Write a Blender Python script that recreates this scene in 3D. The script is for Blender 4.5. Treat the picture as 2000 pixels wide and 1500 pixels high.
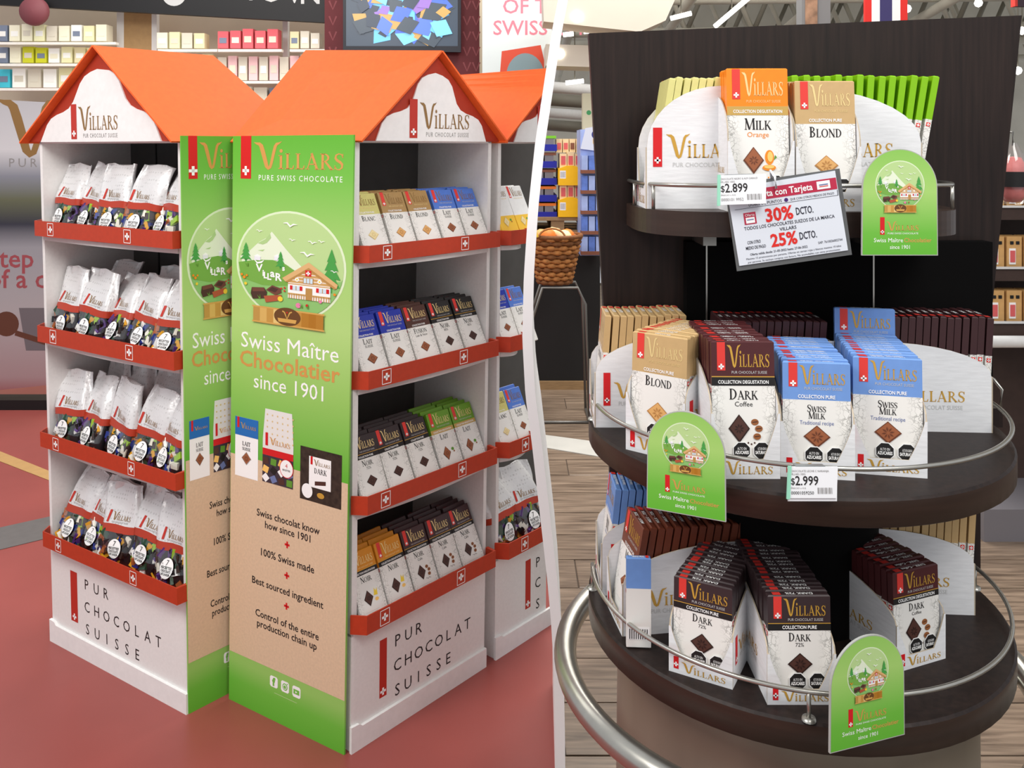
import bpy, math, random
from mathutils import Vector, Matrix
from mathutils.geometry import tessellate_polygon
from mathutils.bvhtree import BVHTree

random.seed(7)
scene = bpy.context.scene
COL = scene.collection
for o in list(bpy.data.objects):
    bpy.data.objects.remove(o)

# ------------------------------------------------------------------ camera, world, lamps, exposure
FPX, HZ, CAMH = 1700.0, 290.0, 1.464
cam_data = bpy.data.cameras.new('camera')
cam_data.sensor_width = 36.0
cam_data.lens = 36.0 * FPX / 2000.0
cam_data.shift_y = -(750.0 - HZ) / 2000.0
cam_data.clip_start = 0.05
cam = bpy.data.objects.new('camera', cam_data)
cam.location = (0, 0, CAMH)
cam.rotation_euler = (math.radians(90), 0, 0)
COL.objects.link(cam)
scene.camera = cam

world = bpy.data.worlds.new('world')
scene.world = world
world.use_nodes = True
wbg = world.node_tree.nodes['Background']
wbg.inputs[0].default_value = (0.93, 0.95, 1.0, 1)
wbg.inputs[1].default_value = 0.55

scene.view_settings.view_transform = 'Standard'
scene.view_settings.look = 'None'
scene.view_settings.gamma = 1.0
scene.view_settings.use_curve_mapping = False
scene.view_settings.exposure = 0.28

def area_lamp(name, loc, target, size, power, color=(1, 0.97, 0.93), sy=None):
    d = bpy.data.lights.new(name, 'AREA')
    d.energy = power
    d.color = color
    d.shape = 'RECTANGLE'
    d.size = size
    d.size_y = sy or size
    o = bpy.data.objects.new(name, d)
    o.location = loc
    o.rotation_euler = (Vector(target) - Vector(loc)).to_track_quat('-Z', 'Y').to_euler()
    COL.objects.link(o)
    return o

area_lamp('shop_ceiling_lamp', (-1.9, 0.4, 3.4), (-0.9, 2.3, 0.7), 1.2, 62)
area_lamp('market_ceiling_lamp', (1.1, -0.3, 3.2), (0.45, 1.3, 0.9), 1.2, 40)
area_lamp('aisle_ceiling_lamp', (1.2, 5.0, 3.9), (1.2, 5.0, 0), 2.5, 150)
area_lamp('store_ceiling_lamp', (-2.2, 4.6, 3.6), (-2.2, 5.6, 0.6), 2.2, 46)

# ------------------------------------------------------------------ helpers
def W(px, py, d):
    return Vector(((px - 1000.0) * d / FPX, d, CAMH - (py - HZ) * d / FPX))

def floor_at(px, py):
    d = CAMH * FPX / (py - HZ)
    return Vector(((px - 1000.0) * d / FPX, d, 0))

def lin(c):
    r = []
    for v in c:
        v /= 255.0
        r.append(v / 12.92 if v <= 0.04045 else ((v + 0.055) / 1.055) ** 2.4)
    return (r[0], r[1], r[2], 1)

MATS = {}
def mat(name, rgb, rough=0.6, metal=0.0, var=0.0, scale=30.0, bump=0.0, emit=None, spec=0.4, stretch=None):
    if name in MATS:
        return MATS[name]
    m = bpy.data.materials.new(name)
    m.use_nodes = True
    nt = m.node_tree
    b = nt.nodes['Principled BSDF']
    c = lin(rgb)
    b.inputs['Base Color'].default_value = c
    b.inputs['Roughness'].default_value = rough
    b.inputs['Metallic'].default_value = metal
    b.inputs['Specular IOR Level'].default_value = spec
    if emit:
        b.inputs['Emission Color'].default_value = c
        b.inputs['Emission Strength'].default_value = emit
    if var or bump:
        tc = nt.nodes.new('ShaderNodeTexCoord')
        nz = nt.nodes.new('ShaderNodeTexNoise')
        nz.inputs['Scale'].default_value = scale
        nz.inputs['Detail'].default_value = 4
        src = tc.outputs['Object']
        if stretch:
            mp = nt.nodes.new('ShaderNodeMapping')
            mp.inputs['Scale'].default_value = stretch
            nt.links.new(src, mp.inputs[0])
            src = mp.outputs[0]
        nt.links.new(src, nz.inputs['Vector'])
        if var:
            rp = nt.nodes.new('ShaderNodeValToRGB')
            lo = tuple(max(0, x * (1 - var)) for x in c[:3]) + (1,)
            hi = tuple(min(1, x * (1 + var)) for x in c[:3]) + (1,)
            rp.color_ramp.elements[0].position = 0.3
            rp.color_ramp.elements[1].position = 0.7
            rp.color_ramp.elements[0].color = lo
            rp.color_ramp.elements[1].color = hi
            nt.links.new(nz.outputs['Fac'], rp.inputs[0])
            nt.links.new(rp.outputs[0], b.inputs['Base Color'])
        if bump:
            bp = nt.nodes.new('ShaderNodeBump')
            bp.inputs['Strength'].default_value = bump
            bp.inputs['Distance'].default_value = 0.002
            nt.links.new(nz.outputs['Fac'], bp.inputs['Height'])
            nt.links.new(bp.outputs[0], b.inputs['Normal'])
    MATS[name] = m
    return m

def ramp_mat(name, axis, stops, rough=0.5, metal=0.0, noise=None):
    """printed colour gradient along an object axis"""
    m = bpy.data.materials.new(name)
    m.use_nodes = True
    nt = m.node_tree
    b = nt.nodes['Principled BSDF']
    b.inputs['Roughness'].default_value = rough
    b.inputs['Metallic'].default_value = metal
    tc = nt.nodes.new('ShaderNodeTexCoord')
    sp = nt.nodes.new('ShaderNodeSeparateXYZ')
    nt.links.new(tc.outputs['Object'], sp.inputs[0])
    lo, hi = stops[0][0], stops[-1][0]
    mr = nt.nodes.new('ShaderNodeMapRange')
    mr.inputs['From Min'].default_value = lo
    mr.inputs['From Max'].default_value = hi
    nt.links.new(sp.outputs['XYZ'.index(axis)], mr.inputs['Value'])
    rp = nt.nodes.new('ShaderNodeValToRGB')
    els = rp.color_ramp.elements
    while len(els) < len(stops):
        els.new(0.5)
    for e, (p, c) in zip(els, stops):
        e.position = (p - lo) / (hi - lo)
        e.color = lin(c)
    nt.links.new(mr.outputs[0], rp.inputs[0])
    nt.links.new(rp.outputs[0], b.inputs['Base Color'])
    MATS[name] = m
    return m

def linked(o, parent=None):
    COL.objects.link(o)
    if parent is not None:
        o.parent = parent
    return o

def tag(o, label=None, cat=None, group=None, kind=None):
    if label: o['label'] = label
    if cat: o['category'] = cat
    if group: o['group'] = group
    if kind: o['kind'] = kind
    return o

def thing(name, label, cat, loc=(0, 0, 0), rot=(0, 0, 0), group=None):
    o = bpy.data.objects.new(name, None)
    o.empty_display_size = 0.02
    o.location = loc
    o.rotation_euler = rot
    linked(o)
    return tag(o, label, cat, group)

def part(name, mesh, parent=None, loc=(0, 0, 0), rot=(0, 0, 0)):
    o = bpy.data.objects.new(name, mesh)
    o.location = loc
    o.rotation_euler = rot
    return linked(o, parent)

class MB:
    """mesh builder with materials per face"""
    def __init__(self):
        self.v, self.f, self.m, self.mats, self.smooth = [], [], [], [], []
    def mi(self, m):
        if m not in self.mats:
            self.mats.append(m)
        return self.mats.index(m)
    def face(self, pts, m, smooth=False):
        n = len(self.v)
        self.v += [tuple(p) for p in pts]
        self.f.append(tuple(range(n, n + len(pts))))
        self.m.append(self.mi(m)); self.smooth.append(smooth)
    def grid(self, rows, m, closed=False, smooth=True, capm=None):
        """rows: list of equal-length point rings; shared vertices"""
        n = len(self.v); k = len(rows[0])
        for r in rows:
            self.v += [tuple(p) for p in r]
        for i in range(len(rows) - 1):
            mm = m(i) if callable(m) else m
            for j in range(k if closed else k - 1):
                a = n + i * k + j; b = n + i * k + (j + 1) % k
                self.f.append((a, b, b + k, a + k)); self.m.append(self.mi(mm)); self.smooth.append(smooth)
        if capm:
            self.f.append(tuple(n + j for j in reversed(range(k)))); self.m.append(self.mi(capm)); self.smooth.append(False)
            e = n + (len(rows) - 1) * k
            self.f.append(tuple(e + j for j in range(k))); self.m.append(self.mi(capm)); self.smooth.append(False)
    def box(self, x0, y0, z0, x1, y1, z1, m, M=None):
        p = [(x0, y0, z0), (x1, y0, z0), (x1, y1, z0), (x0, y1, z0), (x0, y0, z1), (x1, y0, z1), (x1, y1, z1), (x0, y1, z1)]
        if M is not None:
            p = [M @ Vector(q) for q in p]
        n = len(self.v)
        self.v += [tuple(q) for q in p]
        for f in ((0, 3, 2, 1), (4, 5, 6, 7), (0, 1, 5, 4), (1, 2, 6, 5), (2, 3, 7, 6), (3, 0, 4, 7)):
            self.f.append(tuple(n + i for i in f)); self.m.append(self.mi(m)); self.smooth.append(False)
    def prism(self, poly, fn, t0, t1, m, me=None):
        """poly: 2D outline (any winding), fn(u, v, t) -> 3D; caps tessellated"""
        me = me or m
        k = len(poly)
        n = len(self.v)
        self.v += [tuple(fn(u, v, t0)) for u, v in poly] + [tuple(fn(u, v, t1)) for u, v in poly]
        tris = tessellate_polygon([[Vector((u, v, 0)) for u, v in poly]])
        for t in tris:
            self.f.append((n + t[0], n + t[1], n + t[2])); self.m.append(self.mi(m)); self.smooth.append(False)
            self.f.append((n + k + t[2], n + k + t[1], n + k + t[0])); self.m.append(self.mi(m)); self.smooth.append(False)
        for i in range(k):
            j = (i + 1) % k
            self.f.append((n + i, n + j, n + k + j, n + k + i)); self.m.append(self.mi(me)); self.smooth.append(False)
    def tube(self, path, r, m, n=10, closed=False, cap=True):
        path = [Vector(p) for p in path]
        rows = []
        N = len(path)
        up = Vector((0, 0, 1))
        for i, p in enumerate(path):
            if closed:
                t = path[(i + 1) % N] - path[i - 1]
            else:
                t = path[min(i + 1, N - 1)] - path[max(i - 1, 0)]
            t.normalize()
            a = t.cross(up)
            if a.length < 0.05:
                a = t.cross(Vector((0, 1, 0)))
            a.normalize(); b = a.cross(t).normalized()
            rr = r[i] if isinstance(r, (list, tuple)) else r
            rows.append([p + a * (rr * math.cos(q)) + b * (rr * math.sin(q)) for q in [2 * math.pi * k / n for k in range(n)]])
        if closed:
            rows.append(rows[0])
        self.grid(rows, m, closed=True, capm=(m if cap and not closed else None))
    def lathe(self, prof, m, n=40, a0=0.0, a1=2 * math.pi, cx=0, cy=0, smooth=True):
        rows = []
        full = abs(a1 - a0 - 2 * math.pi) < 1e-6
        k = n if full else n + 1
        for r, z in prof:
            rows.append([(cx + r * math.cos(a0 + (a1 - a0) * j / n), cy + r * math.sin(a0 + (a1 - a0) * j / n), z) for j in range(k)])
        self.grid(rows, m, closed=full, smooth=smooth)
    def mesh(self, name, recalc=True):
        me = bpy.data.meshes.new(name)
        me.from_pydata(self.v, [], self.f)
        for m in self.mats:
            me.materials.append(m)
        me.polygons.foreach_set('material_index', self.m)
        me.polygons.foreach_set('use_smooth', self.smooth)
        me.update()
        if recalc:
            import bmesh
            bm = bmesh.new(); bm.from_mesh(me)
            bmesh.ops.recalc_face_normals(bm, faces=bm.faces)
            bm.to_mesh(me); bm.free()
        return me

def box_mesh(name, sx, sy, sz, m, bev=0.0):
    """box with origin at the centre of its base"""
    mb = MB(); x, y = sx / 2, sy / 2
    if not bev:
        mb.box(-x, -y, 0, x, y, sz, m)
    else:
        b = bev
        def ring(i, z):
            return [(-x + i, -y + i, z), (x - i, -y + i, z), (x - i, y - i, z), (-x + i, y - i, z)]
        mb.grid([ring(b, 0), ring(0, b), ring(0, sz - b), ring(b, sz)], m, closed=True, smooth=False, capm=m)
    return mb.mesh(name)

# ------------------------------------------------------------------ lettering
_font_cache = {}
def font_tris(s, bold=0.0, track=1.0):
    key = (s, bold, track)
    if key in _font_cache:
        return _font_cache[key]
    cu = bpy.data.curves.new('lettering', 'FONT')
    cu.body = s
    cu.size = 1.0
    cu.resolution_u = 2
    cu.offset = bold
    cu.space_character = track
    o = bpy.data.objects.new('lettering', cu)
    COL.objects.link(o)
    dg = bpy.context.evaluated_depsgraph_get()
    me = bpy.data.meshes.new_from_object(o.evaluated_get(dg))
    me.calc_loop_triangles()
    vs = [(v.co.x, v.co.y) for v in me.vertices]
    tris = [tuple(vs[i] for i in t.vertices) for t in me.loop_triangles]
    bpy.data.objects.remove(o); bpy.data.curves.remove(cu); bpy.data.meshes.remove(me)
    xs = [p[0] for t in tris for p in t] or [0, 1]
    r = (tris, min(xs), max(xs))
    _font_cache[key] = r
    return r

def ell(cx, cy, rx, ry, a0, a1, n=14):
    return [(cx + rx * math.cos(math.radians(a0 + (a1 - a0) * i / n)), cy + ry * math.sin(math.radians(a0 + (a1 - a0) * i / n))) for i in range(n + 1)]

def stroke(pts, ws):
    """variable-width stroke as one polygon"""
    L, R = [], []
    n = len(pts)
    for i, (x, y) in enumerate(pts):
        xa, ya = pts[max(i - 1, 0)]; xb, yb = pts[min(i + 1, n - 1)]
        dx, dy = xb - xa, yb - ya
        l = math.hypot(dx, dy) or 1
        w = (ws[i] if isinstance(ws, (list, tuple)) else ws) / 2
        L.append((x - dy / l * w, y + dx / l * w)); R.append((x + dy / l * w, y - dx / l * w))
    return L + R[::-1]

def rc(x0, y0, x1, y1):
    return [(x0, y0), (x1, y0), (x1, y1), (x0, y1)]

def seri(x, t, y0=0.0, y1=1.0, e=0.08):
    return [rc(x, y0, x + t, y1), rc(x - e, y0, x + t + e, y0 + 0.05), rc(x - e, y1 - 0.05, x + t + e, y1)]

def ringp(cx, cy, rx, ry, tx, ty, a0=0, a1=360):
    return ell(cx, cy, rx, ry, a0, a1, 22) + ell(cx, cy, rx - tx, ry - ty, a1, a0, 22)

def serif_glyph(c):
    T, t = 0.16, 0.065
    if c == 'I': return seri(0.1, T), 0.38
    if c == 'L': return seri(0.1, T) + [rc(0.1, 0, 0.6, 0.06), [(0.6, 0), (0.64, 0.24), (0.58, 0.24), (0.52, 0.05)]], 0.68
    if c == 'T': return [rc(0.3, 0, 0.46, 1), rc(0.2, 0, 0.56, 0.05), rc(0.02, 0.94, 0.74, 1), [(0.02, 1), (0, 0.76), (0.05, 0.76), (0.12, 0.95)], [(0.74, 1), (0.76, 0.76), (0.71, 0.76), (0.64, 0.95)]], 0.78
    if c == 'A': return [stroke([(0.1, 0), (0.42, 1.02)], t), stroke([(0.38, 1.02), (0.76, 0)], T), rc(0.22, 0.3, 0.62, 0.36), rc(-0.02, 0, 0.24, 0.05), rc(0.6, 0, 0.92, 0.05)], 0.9
    if c == 'R': return seri(0.1, T) + [ringp(0.26, 0.74, 0.36, 0.26, 0.14, 0.06, 90, -90), rc(0.2, 0.94, 0.27, 1), rc(0.2, 0.48, 0.3, 0.54), stroke([(0.36, 0.5), (0.78, 0)], [0.12, T]), rc(0.66, 0, 0.92, 0.05)], 0.88
    if c == 'B': return seri(0.1, T) + [ringp(0.26, 0.76, 0.3, 0.24, 0.13, 0.06, 90, -90), ringp(0.26, 0.27, 0.36, 0.27, 0.14, 0.06, 90, -90), rc(0.1, 0.94, 0.27, 1), rc(0.2, 0.48, 0.3, 0.54), rc(0.1, 0, 0.27, 0.06)], 0.72
    if c == 'D': return seri(0.1, T) + [ringp(0.26, 0.5, 0.52, 0.5, 0.16, 0.06, 90, -90), rc(0.1, 0.94, 0.27, 1), rc(0.1, 0, 0.27, 0.06)], 0.88
    if c == 'O': return [ringp(0.46, 0.5, 0.44, 0.52, 0.16, 0.06)], 0.95
    if c == 'C': return [ringp(0.46, 0.5, 0.44, 0.52, 0.16, 0.06, 40, 320), rc(0.74, 0.7, 0.8, 0.98)], 0.86
    if c == 'S':
        p = [(0.56, 0.8), (0.48, 0.95), (0.3, 0.99), (0.13, 0.9), (0.1, 0.72), (0.2, 0.58), (0.4, 0.47), (0.53, 0.34), (0.52, 0.14), (0.36, 0.01), (0.18, 0.03), (0.06, 0.2)]
        return [stroke(p, [0.06, 0.06, 0.07, 0.11, 0.15, 0.17, 0.17, 0.16, 0.12, 0.07, 0.06, 0.06]), rc(0.54, 0.74, 0.59, 0.99), rc(0.04, 0.02, 0.09, 0.28)], 0.66
    if c == 'E': return seri(0.1, T) + [rc(0.1, 0, 0.56, 0.06), rc(0.1, 0.94, 0.54, 1), rc(0.2, 0.48, 0.46, 0.53), rc(0.54, 0, 0.6, 0.24), rc(0.5, 0.78, 0.55, 1)], 0.66
    if c == 'F': return seri(0.1, T) + [rc(0.1, 0.94, 0.54, 1), rc(0.2, 0.48, 0.46, 0.53), rc(0.5, 0.76, 0.55, 1), rc(0.44, 0.38, 0.48, 0.62)], 0.6
    if c == 'K': return seri(0.1, T) + [stroke([(0.26, 0.42), (0.66, 0.98)], t), stroke([(0.36, 0.56), (0.74, 0)], T), rc(0.54, 0.95, 0.8, 1), rc(0.6, 0, 0.88, 0.05)], 0.86
    if c == 'M': return [stroke([(0.14, 0), (0.18, 1)], t), stroke([(0.16, 1), (0.5, 0.02)], T), stroke([(0.5, 0.02), (0.86, 1)], t), stroke([(0.88, 1), (0.92, 0)], T), rc(0.02, 0, 0.26, 0.05), rc(0.78, 0, 1.04, 0.05), rc(0.04, 0.95, 0.22, 1), rc(0.82, 0.95, 1.02, 1)], 1.08
    if c == 'N': return [rc(0.12, 0, 0.18, 1), stroke([(0.12, 1), (0.76, 0)], T), rc(0.7, 0, 0.76, 1), rc(0.02, 0, 0.28, 0.05), rc(0.6, 0.95, 0.86, 1), rc(0.0, 0.95, 0.2, 1)], 0.9
    if c == 'U': return [rc(0.1, 0.3, 0.26, 1), rc(0.66, 0.3, 0.72, 1), ringp(0.41, 0.32, 0.31, 0.34, 0.12, 0.07, 180, 360), rc(0.02, 0.95, 0.34, 1), rc(0.56, 0.95, 0.82, 1)], 0.84
    if c == 'W': return [stroke([(0.08, 1), (0.34, 0)], T), stroke([(0.34, 0), (0.58, 1)], t), stroke([(0.54, 1), (0.82, 0)], T), stroke([(0.82, 0), (1.08, 1)], t), rc(-0.04, 0.95, 0.26, 1), rc(0.98, 0.95, 1.18, 1)], 1.16
    if c == ' ': return [], 0.4
    return seri(0.1, T), 0.4

V_POLY = None
def villars_polys():
    """the wordmark: a V with horns, dotted small i, small-cap LLARS; unit = V height 1, baseline 0"""
    out = []
    vst = [(-0.16, 1.07), (-0.02, 1.02), (0.1, 1.0), (0.19, 0.92), (0.27, 0.7), (0.38, 0.36), (0.46, 0.1), (0.54, 0.02), (0.62, 0.06), (0.68, 0.22), (0.8, 0.7), (0.86, 0.9), (0.93, 1.0), (1.04, 1.03), (1.16, 1.1)]
    vw = [0.015, 0.09, 0.14, 0.19, 0.2, 0.19, 0.17, 0.14, 0.13, 0.13, 0.14, 0.14, 0.12, 0.07, 0.012]
    n = len(vst)
    # split in convex-ish quads for a clean fill
    L, R = [], []
    pl = stroke(vst, vw)
    L, R = pl[:n], pl[n:][::-1]
    for i in range(n - 1):
        out.append([L[i], L[i + 1], R[i + 1], R[i]])
    x = 1.02
    k = 0.62
    out.append([(x + 0.06, 0), (x + 0.17, 0), (x + 0.17, 0.55), (x + 0.06, 0.55)])
    out.append(rc(x, 0, x + 0.23, 0.04)); out.append(rc(x, 0.51, x + 0.17, 0.55))
    out.append(ell(x + 0.115, 0.72, 0.075, 0.075, 0, 360, 12)[:-1])
    x += 0.3
    for c in 'LLARS':
        ps, adv = serif_glyph(c)
        for p in ps:
            out.append([(x + u * k * 1.06, v * k) for u, v in p])
        x += adv * k * 1.06 + 0.03
    return out, x

class Art:
    """flat print: polygons in (u, v) with a material and a layer; facing local -y"""
    EPS = 0.00035
    def __init__(self):
        self.items = []
        self.T = (0, 0, 1, 1)
        self.base = 0
    def at(self, ox=0, oy=0, sx=1, sy=None, base=0):
        self.T = (ox, oy, sx, sx if sy is None else sy); self.base = base
        return self
    def p(self, poly, m, layer=0):
        ox, oy, sx, sy = self.T
        self.items.append(([(ox + u * sx, oy + v * sy) for u, v in poly], m, layer + self.base))
        return self
    def circ(self, cx, cy, rx, m, layer=0, ry=None, n=24):
        return self.p(ell(cx, cy, rx, ry or rx, 0, 360, n)[:-1], m, layer)
    def text(self, s, x, y, size, m, layer=0, align='c', bold=0.0, track=1.0, sx=1.0, width=None):
        tris, x0, x1 = font_tris(s, bold, track)
        w = (x1 - x0) * size * sx
        if width:
            sx *= width / w; w = width
        o = x - {'c': w / 2, 'l': 0, 'r': w}[align] - x0 * size * sx
        for t in tris:
            self.p([(o + a * size * sx, y + b * size) for a, b in t], m, layer)
        return self
    def serif(self, s, x, y, h, m, layer=0, align='c', first=1.0, sx=1.0, width=None):
        """caps in the drawn serif face, first letters bigger by 'first'"""
        def lay(sc):
            q, items = 0, []
            new = True
            for c in s:
                ps, adv = serif_glyph(c)
                kk = h * (first if new else 1.0)
                new = (c == ' ')
                items.append((q, kk, ps)); q += adv * kk * sc
            return q, items
        w, items = lay(sx)
        if width:
            sx *= width / w; w, items = lay(sx)
        o = x - {'c': w / 2, 'l': 0, 'r': w}[align]
        for q, kk, ps in items:
            for p in ps:
                self.p([(o + q + u * kk * sx, y + v * kk) for u, v in p], m, layer)
        return self
    def villars(self, x, y, w, m, layer=0, sy=1.0):
        """wordmark from x, baseline y, total width w; V height = w*0.235*sy"""
        ps, tot = villars_polys()
        k = w / (tot + 0.16)
        for p in ps:
            self.p([(x + (u + 0.16) * k, y + v * k * sy) for u, v in p], m, layer)
        return self
    def cross(self, x, y, s, m, layer=0):
        a, b = s / 2, s / 6.2
        self.p(rc(x - a, y - b, x + a, y + b), m, layer)
        return self.p(rc(x - b, y - a, x + b, y + a), m, layer)
    def mesh(self, name, fn=None):
        fn = fn or (lambda u, v, t: (u, -t, v))
        mats, v, f, mi = [], [], [], []
        for poly, m, layer in self.items:
            if m not in mats: mats.append(m)
            k = mats.index(m)
            n = len(v)
            t = (layer + 1) * self.EPS
            v += [fn(a, b, t) for a, b in poly]
            if len(poly) <= 3:
                f.append(tuple(range(n, n + len(poly)))); mi.append(k)
            else:
                for tr in tessellate_polygon([[Vector((a, b, 0)) for a, b in poly]]):
                    f.append((n + tr[0], n + tr[1], n + tr[2])); mi.append(k)
        # consistent facing towards -y in (u, v) winding
        g = []
        for t3 in f:
            a, b, c = (v[i] for i in t3)
            g.append(t3)
        me = bpy.data.meshes.new(name)
        me.from_pydata(v, [], g)
        for m in mats: me.materials.append(m)
        me.polygons.foreach_set('material_index', mi)
        me.update()
        return me

ORD = ['first', 'second', 'third', 'fourth', 'fifth', 'sixth', 'seventh', 'eighth', 'ninth', 'tenth', 'eleventh', 'twelfth', 'thirteenth', 'fourteenth', 'fifteenth', 'sixteenth', 'seventeenth', 'eighteenth', 'nineteenth', 'twentieth']

# ------------------------------------------------------------------ shared materials
M_white = mat('white_card', (236, 235, 233), 0.6, var=0.03, scale=60)
M_base = mat('white_board', (232, 231, 228), 0.65, var=0.03, scale=120)
M_redcard = mat('red_card', (182, 56, 26), 0.5, var=0.05, scale=80)
M_orange = mat('orange_roof_card', (234, 99, 34), 0.65, var=0.05, scale=60)
M_redtrim = mat('dark_red_trim', (164, 46, 18), 0.6, var=0.05, scale=60)
M_backshade = mat('shade_toned_back_board', (84, 83, 81), 0.8, var=0.06, scale=20)  # shade inside the displays painted into the back boards as dark grey
M_inside = mat('pale_grey_board', (214, 214, 212), 0.7, var=0.03, scale=50)
P_red = mat('print_red', (212, 24, 30), 0.5)
P_redb = mat('print_brick_red', (186, 44, 28), 0.5)
P_white = mat('print_white', (250, 250, 248), 0.5)
P_black = mat('print_black', (28, 26, 26), 0.5)
P_grey = mat('print_grey', (140, 138, 136), 0.5)
P_lgrey = mat('print_light_grey', (196, 196, 194), 0.5)
P_gold = mat('print_gold', (206, 160, 66), 0.32, 0.15)
P_bronze = mat('print_bronze', (140, 106, 58), 0.4, 0.0)
P_copper = mat('print_copper', (212, 152, 80), 0.4, 0.0)
P_goldlt = mat('print_pale_gold', (240, 214, 150), 0.35, 0.3)
# ------------------------------------------------------------------ the setting
BAND = [(-60, 1098), (0, 1090), (60, 1078), (180, 1060), (280, 1045), (404, 1032), (540, 1023), (660, 1020), (772, 1026), (860, 1038), (948, 1048), (1036, 1058), (1124, 1068), (1212, 1076), (1296, 1081), (1432, 1084), (1500, 1084.5), (1560, 1084.5)]
def band_left(py):
    if py <= BAND[0][0]: return BAND[0][1]
    for (a, xa), (b, xb) in zip(BAND, BAND[1:]):
        if a <= py <= b:
            return xa + (xb - xa) * (py - a) / (b - a)
    return BAND[-1][1]

def wood_floor_mat():
    m = bpy.data.materials.new('grey_oak_floor')
    m.use_nodes = True
    nt = m.node_tree; b = nt.nodes['Principled BSDF']
    tc = nt.nodes.new('ShaderNodeTexCoord'); mp = nt.nodes.new('ShaderNodeMapping')
    mp.inputs['Scale'].default_value = (1.5, 18, 1)
    geo = nt.nodes.new('ShaderNodeObjectInfo')
    add = nt.nodes.new('ShaderNodeVectorMath'); add.operation = 'ADD'
    nt.links.new(tc.outputs['Object'], add.inputs[0]); nt.links.new(geo.outputs['Location'], add.inputs[1])
    nz = nt.nodes.new('ShaderNodeTexNoise'); nz.inputs['Scale'].default_value = 3.0; nz.inputs['Detail'].default_value = 8; nz.inputs['Distortion'].default_value = 0.6
    rp = nt.nodes.new('ShaderNodeValToRGB')
    rp.color_ramp.elements[0].position = 0.3; rp.color_ramp.elements[0].color = lin((100, 84, 70))
    rp.color_ramp.elements[1].position = 0.72; rp.color_ramp.elements[1].color = lin((164, 143, 123))
    mix = nt.nodes.new('ShaderNodeMixRGB'); mix.blend_type = 'MULTIPLY'; mix.inputs[0].default_value = 0.3
    rr = nt.nodes.new('ShaderNodeValToRGB')
    rr.color_ramp.elements[0].color = (0.55, 0.52, 0.48, 1); rr.color_ramp.elements[1].color = (1, 1, 1, 1)
    nt.links.new(add.outputs[0], mp.inputs[0]); nt.links.new(mp.outputs[0], nz.inputs['Vector'])
    nt.links.new(nz.outputs['Fac'], rp.inputs[0]); nt.links.new(rp.outputs[0], mix.inputs[1])
    nt.links.new(geo.outputs['Random'], rr.inputs[0]); nt.links.new(rr.outputs[0], mix.inputs[2])
    nt.links.new(mix.outputs[0], b.inputs['Base Color'])
    b.inputs['Roughness'].default_value = 0.33
    return m
M_oak = wood_floor_mat()
M_joint = mat('floor_joint', (92, 78, 66), 0.8)
M_carpet = mat('red_vinyl_floor', (152, 76, 70), 0.35, var=0.10, scale=2.2)

# seam between the two floors runs under the bowed partition
seam = [floor_at(band_left(py) + 10, py) for py in (1560, 1432, 1296, 1212)]
seam = [Vector((seam[0].x, -2.0, 0))] + seam + [Vector((0.12, 2.85, 0)), Vector((0.10, 4.0, 0)), Vector((0.12, 9.5, 0))]
mb = MB()
mb.face([(p.x, p.y, 0) for p in seam] + [(-6, 9.5, 0), (-6, -2, 0)], M_carpet)
fl = part('floor', mb.mesh('floor_left')); tag(fl, 'dusty red shop floor under the chalet displays', None, None, 'structure')
mb = MB()
mb.face([(p.x, p.y, -0.004) for p in seam] + [(7, 9.5, -0.004), (7, -2, -0.004)], M_joint)
fr = part('floor', mb.mesh('floor_right')); tag(fr, 'grey brown wood plank floor of the supermarket', None, None, 'structure')
# planks
PW, PL = 0.2, 1.3
pm = MB()
g = 0.0025
pm.grid([[(g, g, -0.003), (PL - g, g, -0.003), (PL - g, PW - g, -0.003), (g, PW - g, -0.003)], [(g, g, -0.001), (PL - g, g, -0.001), (PL - g, PW - g, -0.001), (g, PW - g, -0.001)], [(2 * g, 2 * g, 0), (PL - 2 * g, 2 * g, 0), (PL - 2 * g, PW - 2 * g, 0), (2 * g, PW - 2 * g, 0)]], M_oak, closed=True, smooth=False, capm=M_oak)
plank_me = pm.mesh('plank')
def seam_x(y):
    for a, b in zip(seam, seam[1:]):
        if a.y <= y <= b.y:
            return a.x + (b.x - a.x) * (y - a.y) / (b.y - a.y)
    return 0.12
row = 0
y = 0.9
while y < 9.2:
    x0 = max(seam_x(y), seam_x(y + PW)) + 0.003
    off = (row * 0.53) % PL
    # short cut piece at the seam, then whole planks
    if off > 0.1:
        cm = MB(); e = off
        cm.grid([[(g, g, -0.003), (e - g, g, -0.003), (e - g, PW - g, -0.003), (g, PW - g, -0.003)], [(g, g, 0), (e - g, g, 0), (e - g, PW - g, 0), (g, PW - g, 0)]], M_oak, closed=True, smooth=False, capm=M_oak)
        part('plank', cm.mesh('plank_cut'), fr, (x0, y, 0)); x0 += off
    lim = 0.75 * y + 0.6
    while x0 < lim:
        part('plank', plank_me, fr, (x0, y, 0)); x0 += PL
    y += PW; row += 1
# pale tile strip across the wood floor
M_strip = mat('pale_floor_strip', (206, 204, 196), 0.4, var=0.05, scale=8)
a0, a1, b0, b1 = floor_at(1044, 848), floor_at(1044, 872), floor_at(2040, 980), floor_at(2040, 1038)
mb = MB(); ft = lambda u, v, t: (u, v, t)
mb.prism([(a1.x, a1.y), (b1.x, b1.y), (b0.x, b0.y), (a0.x, a0.y)], ft, 0.0005, 0.004, M_strip)
tag(part('trim_1', mb.mesh('floor_strip')), 'pale metal strip set across the wood floor', None, None, 'structure')
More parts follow.
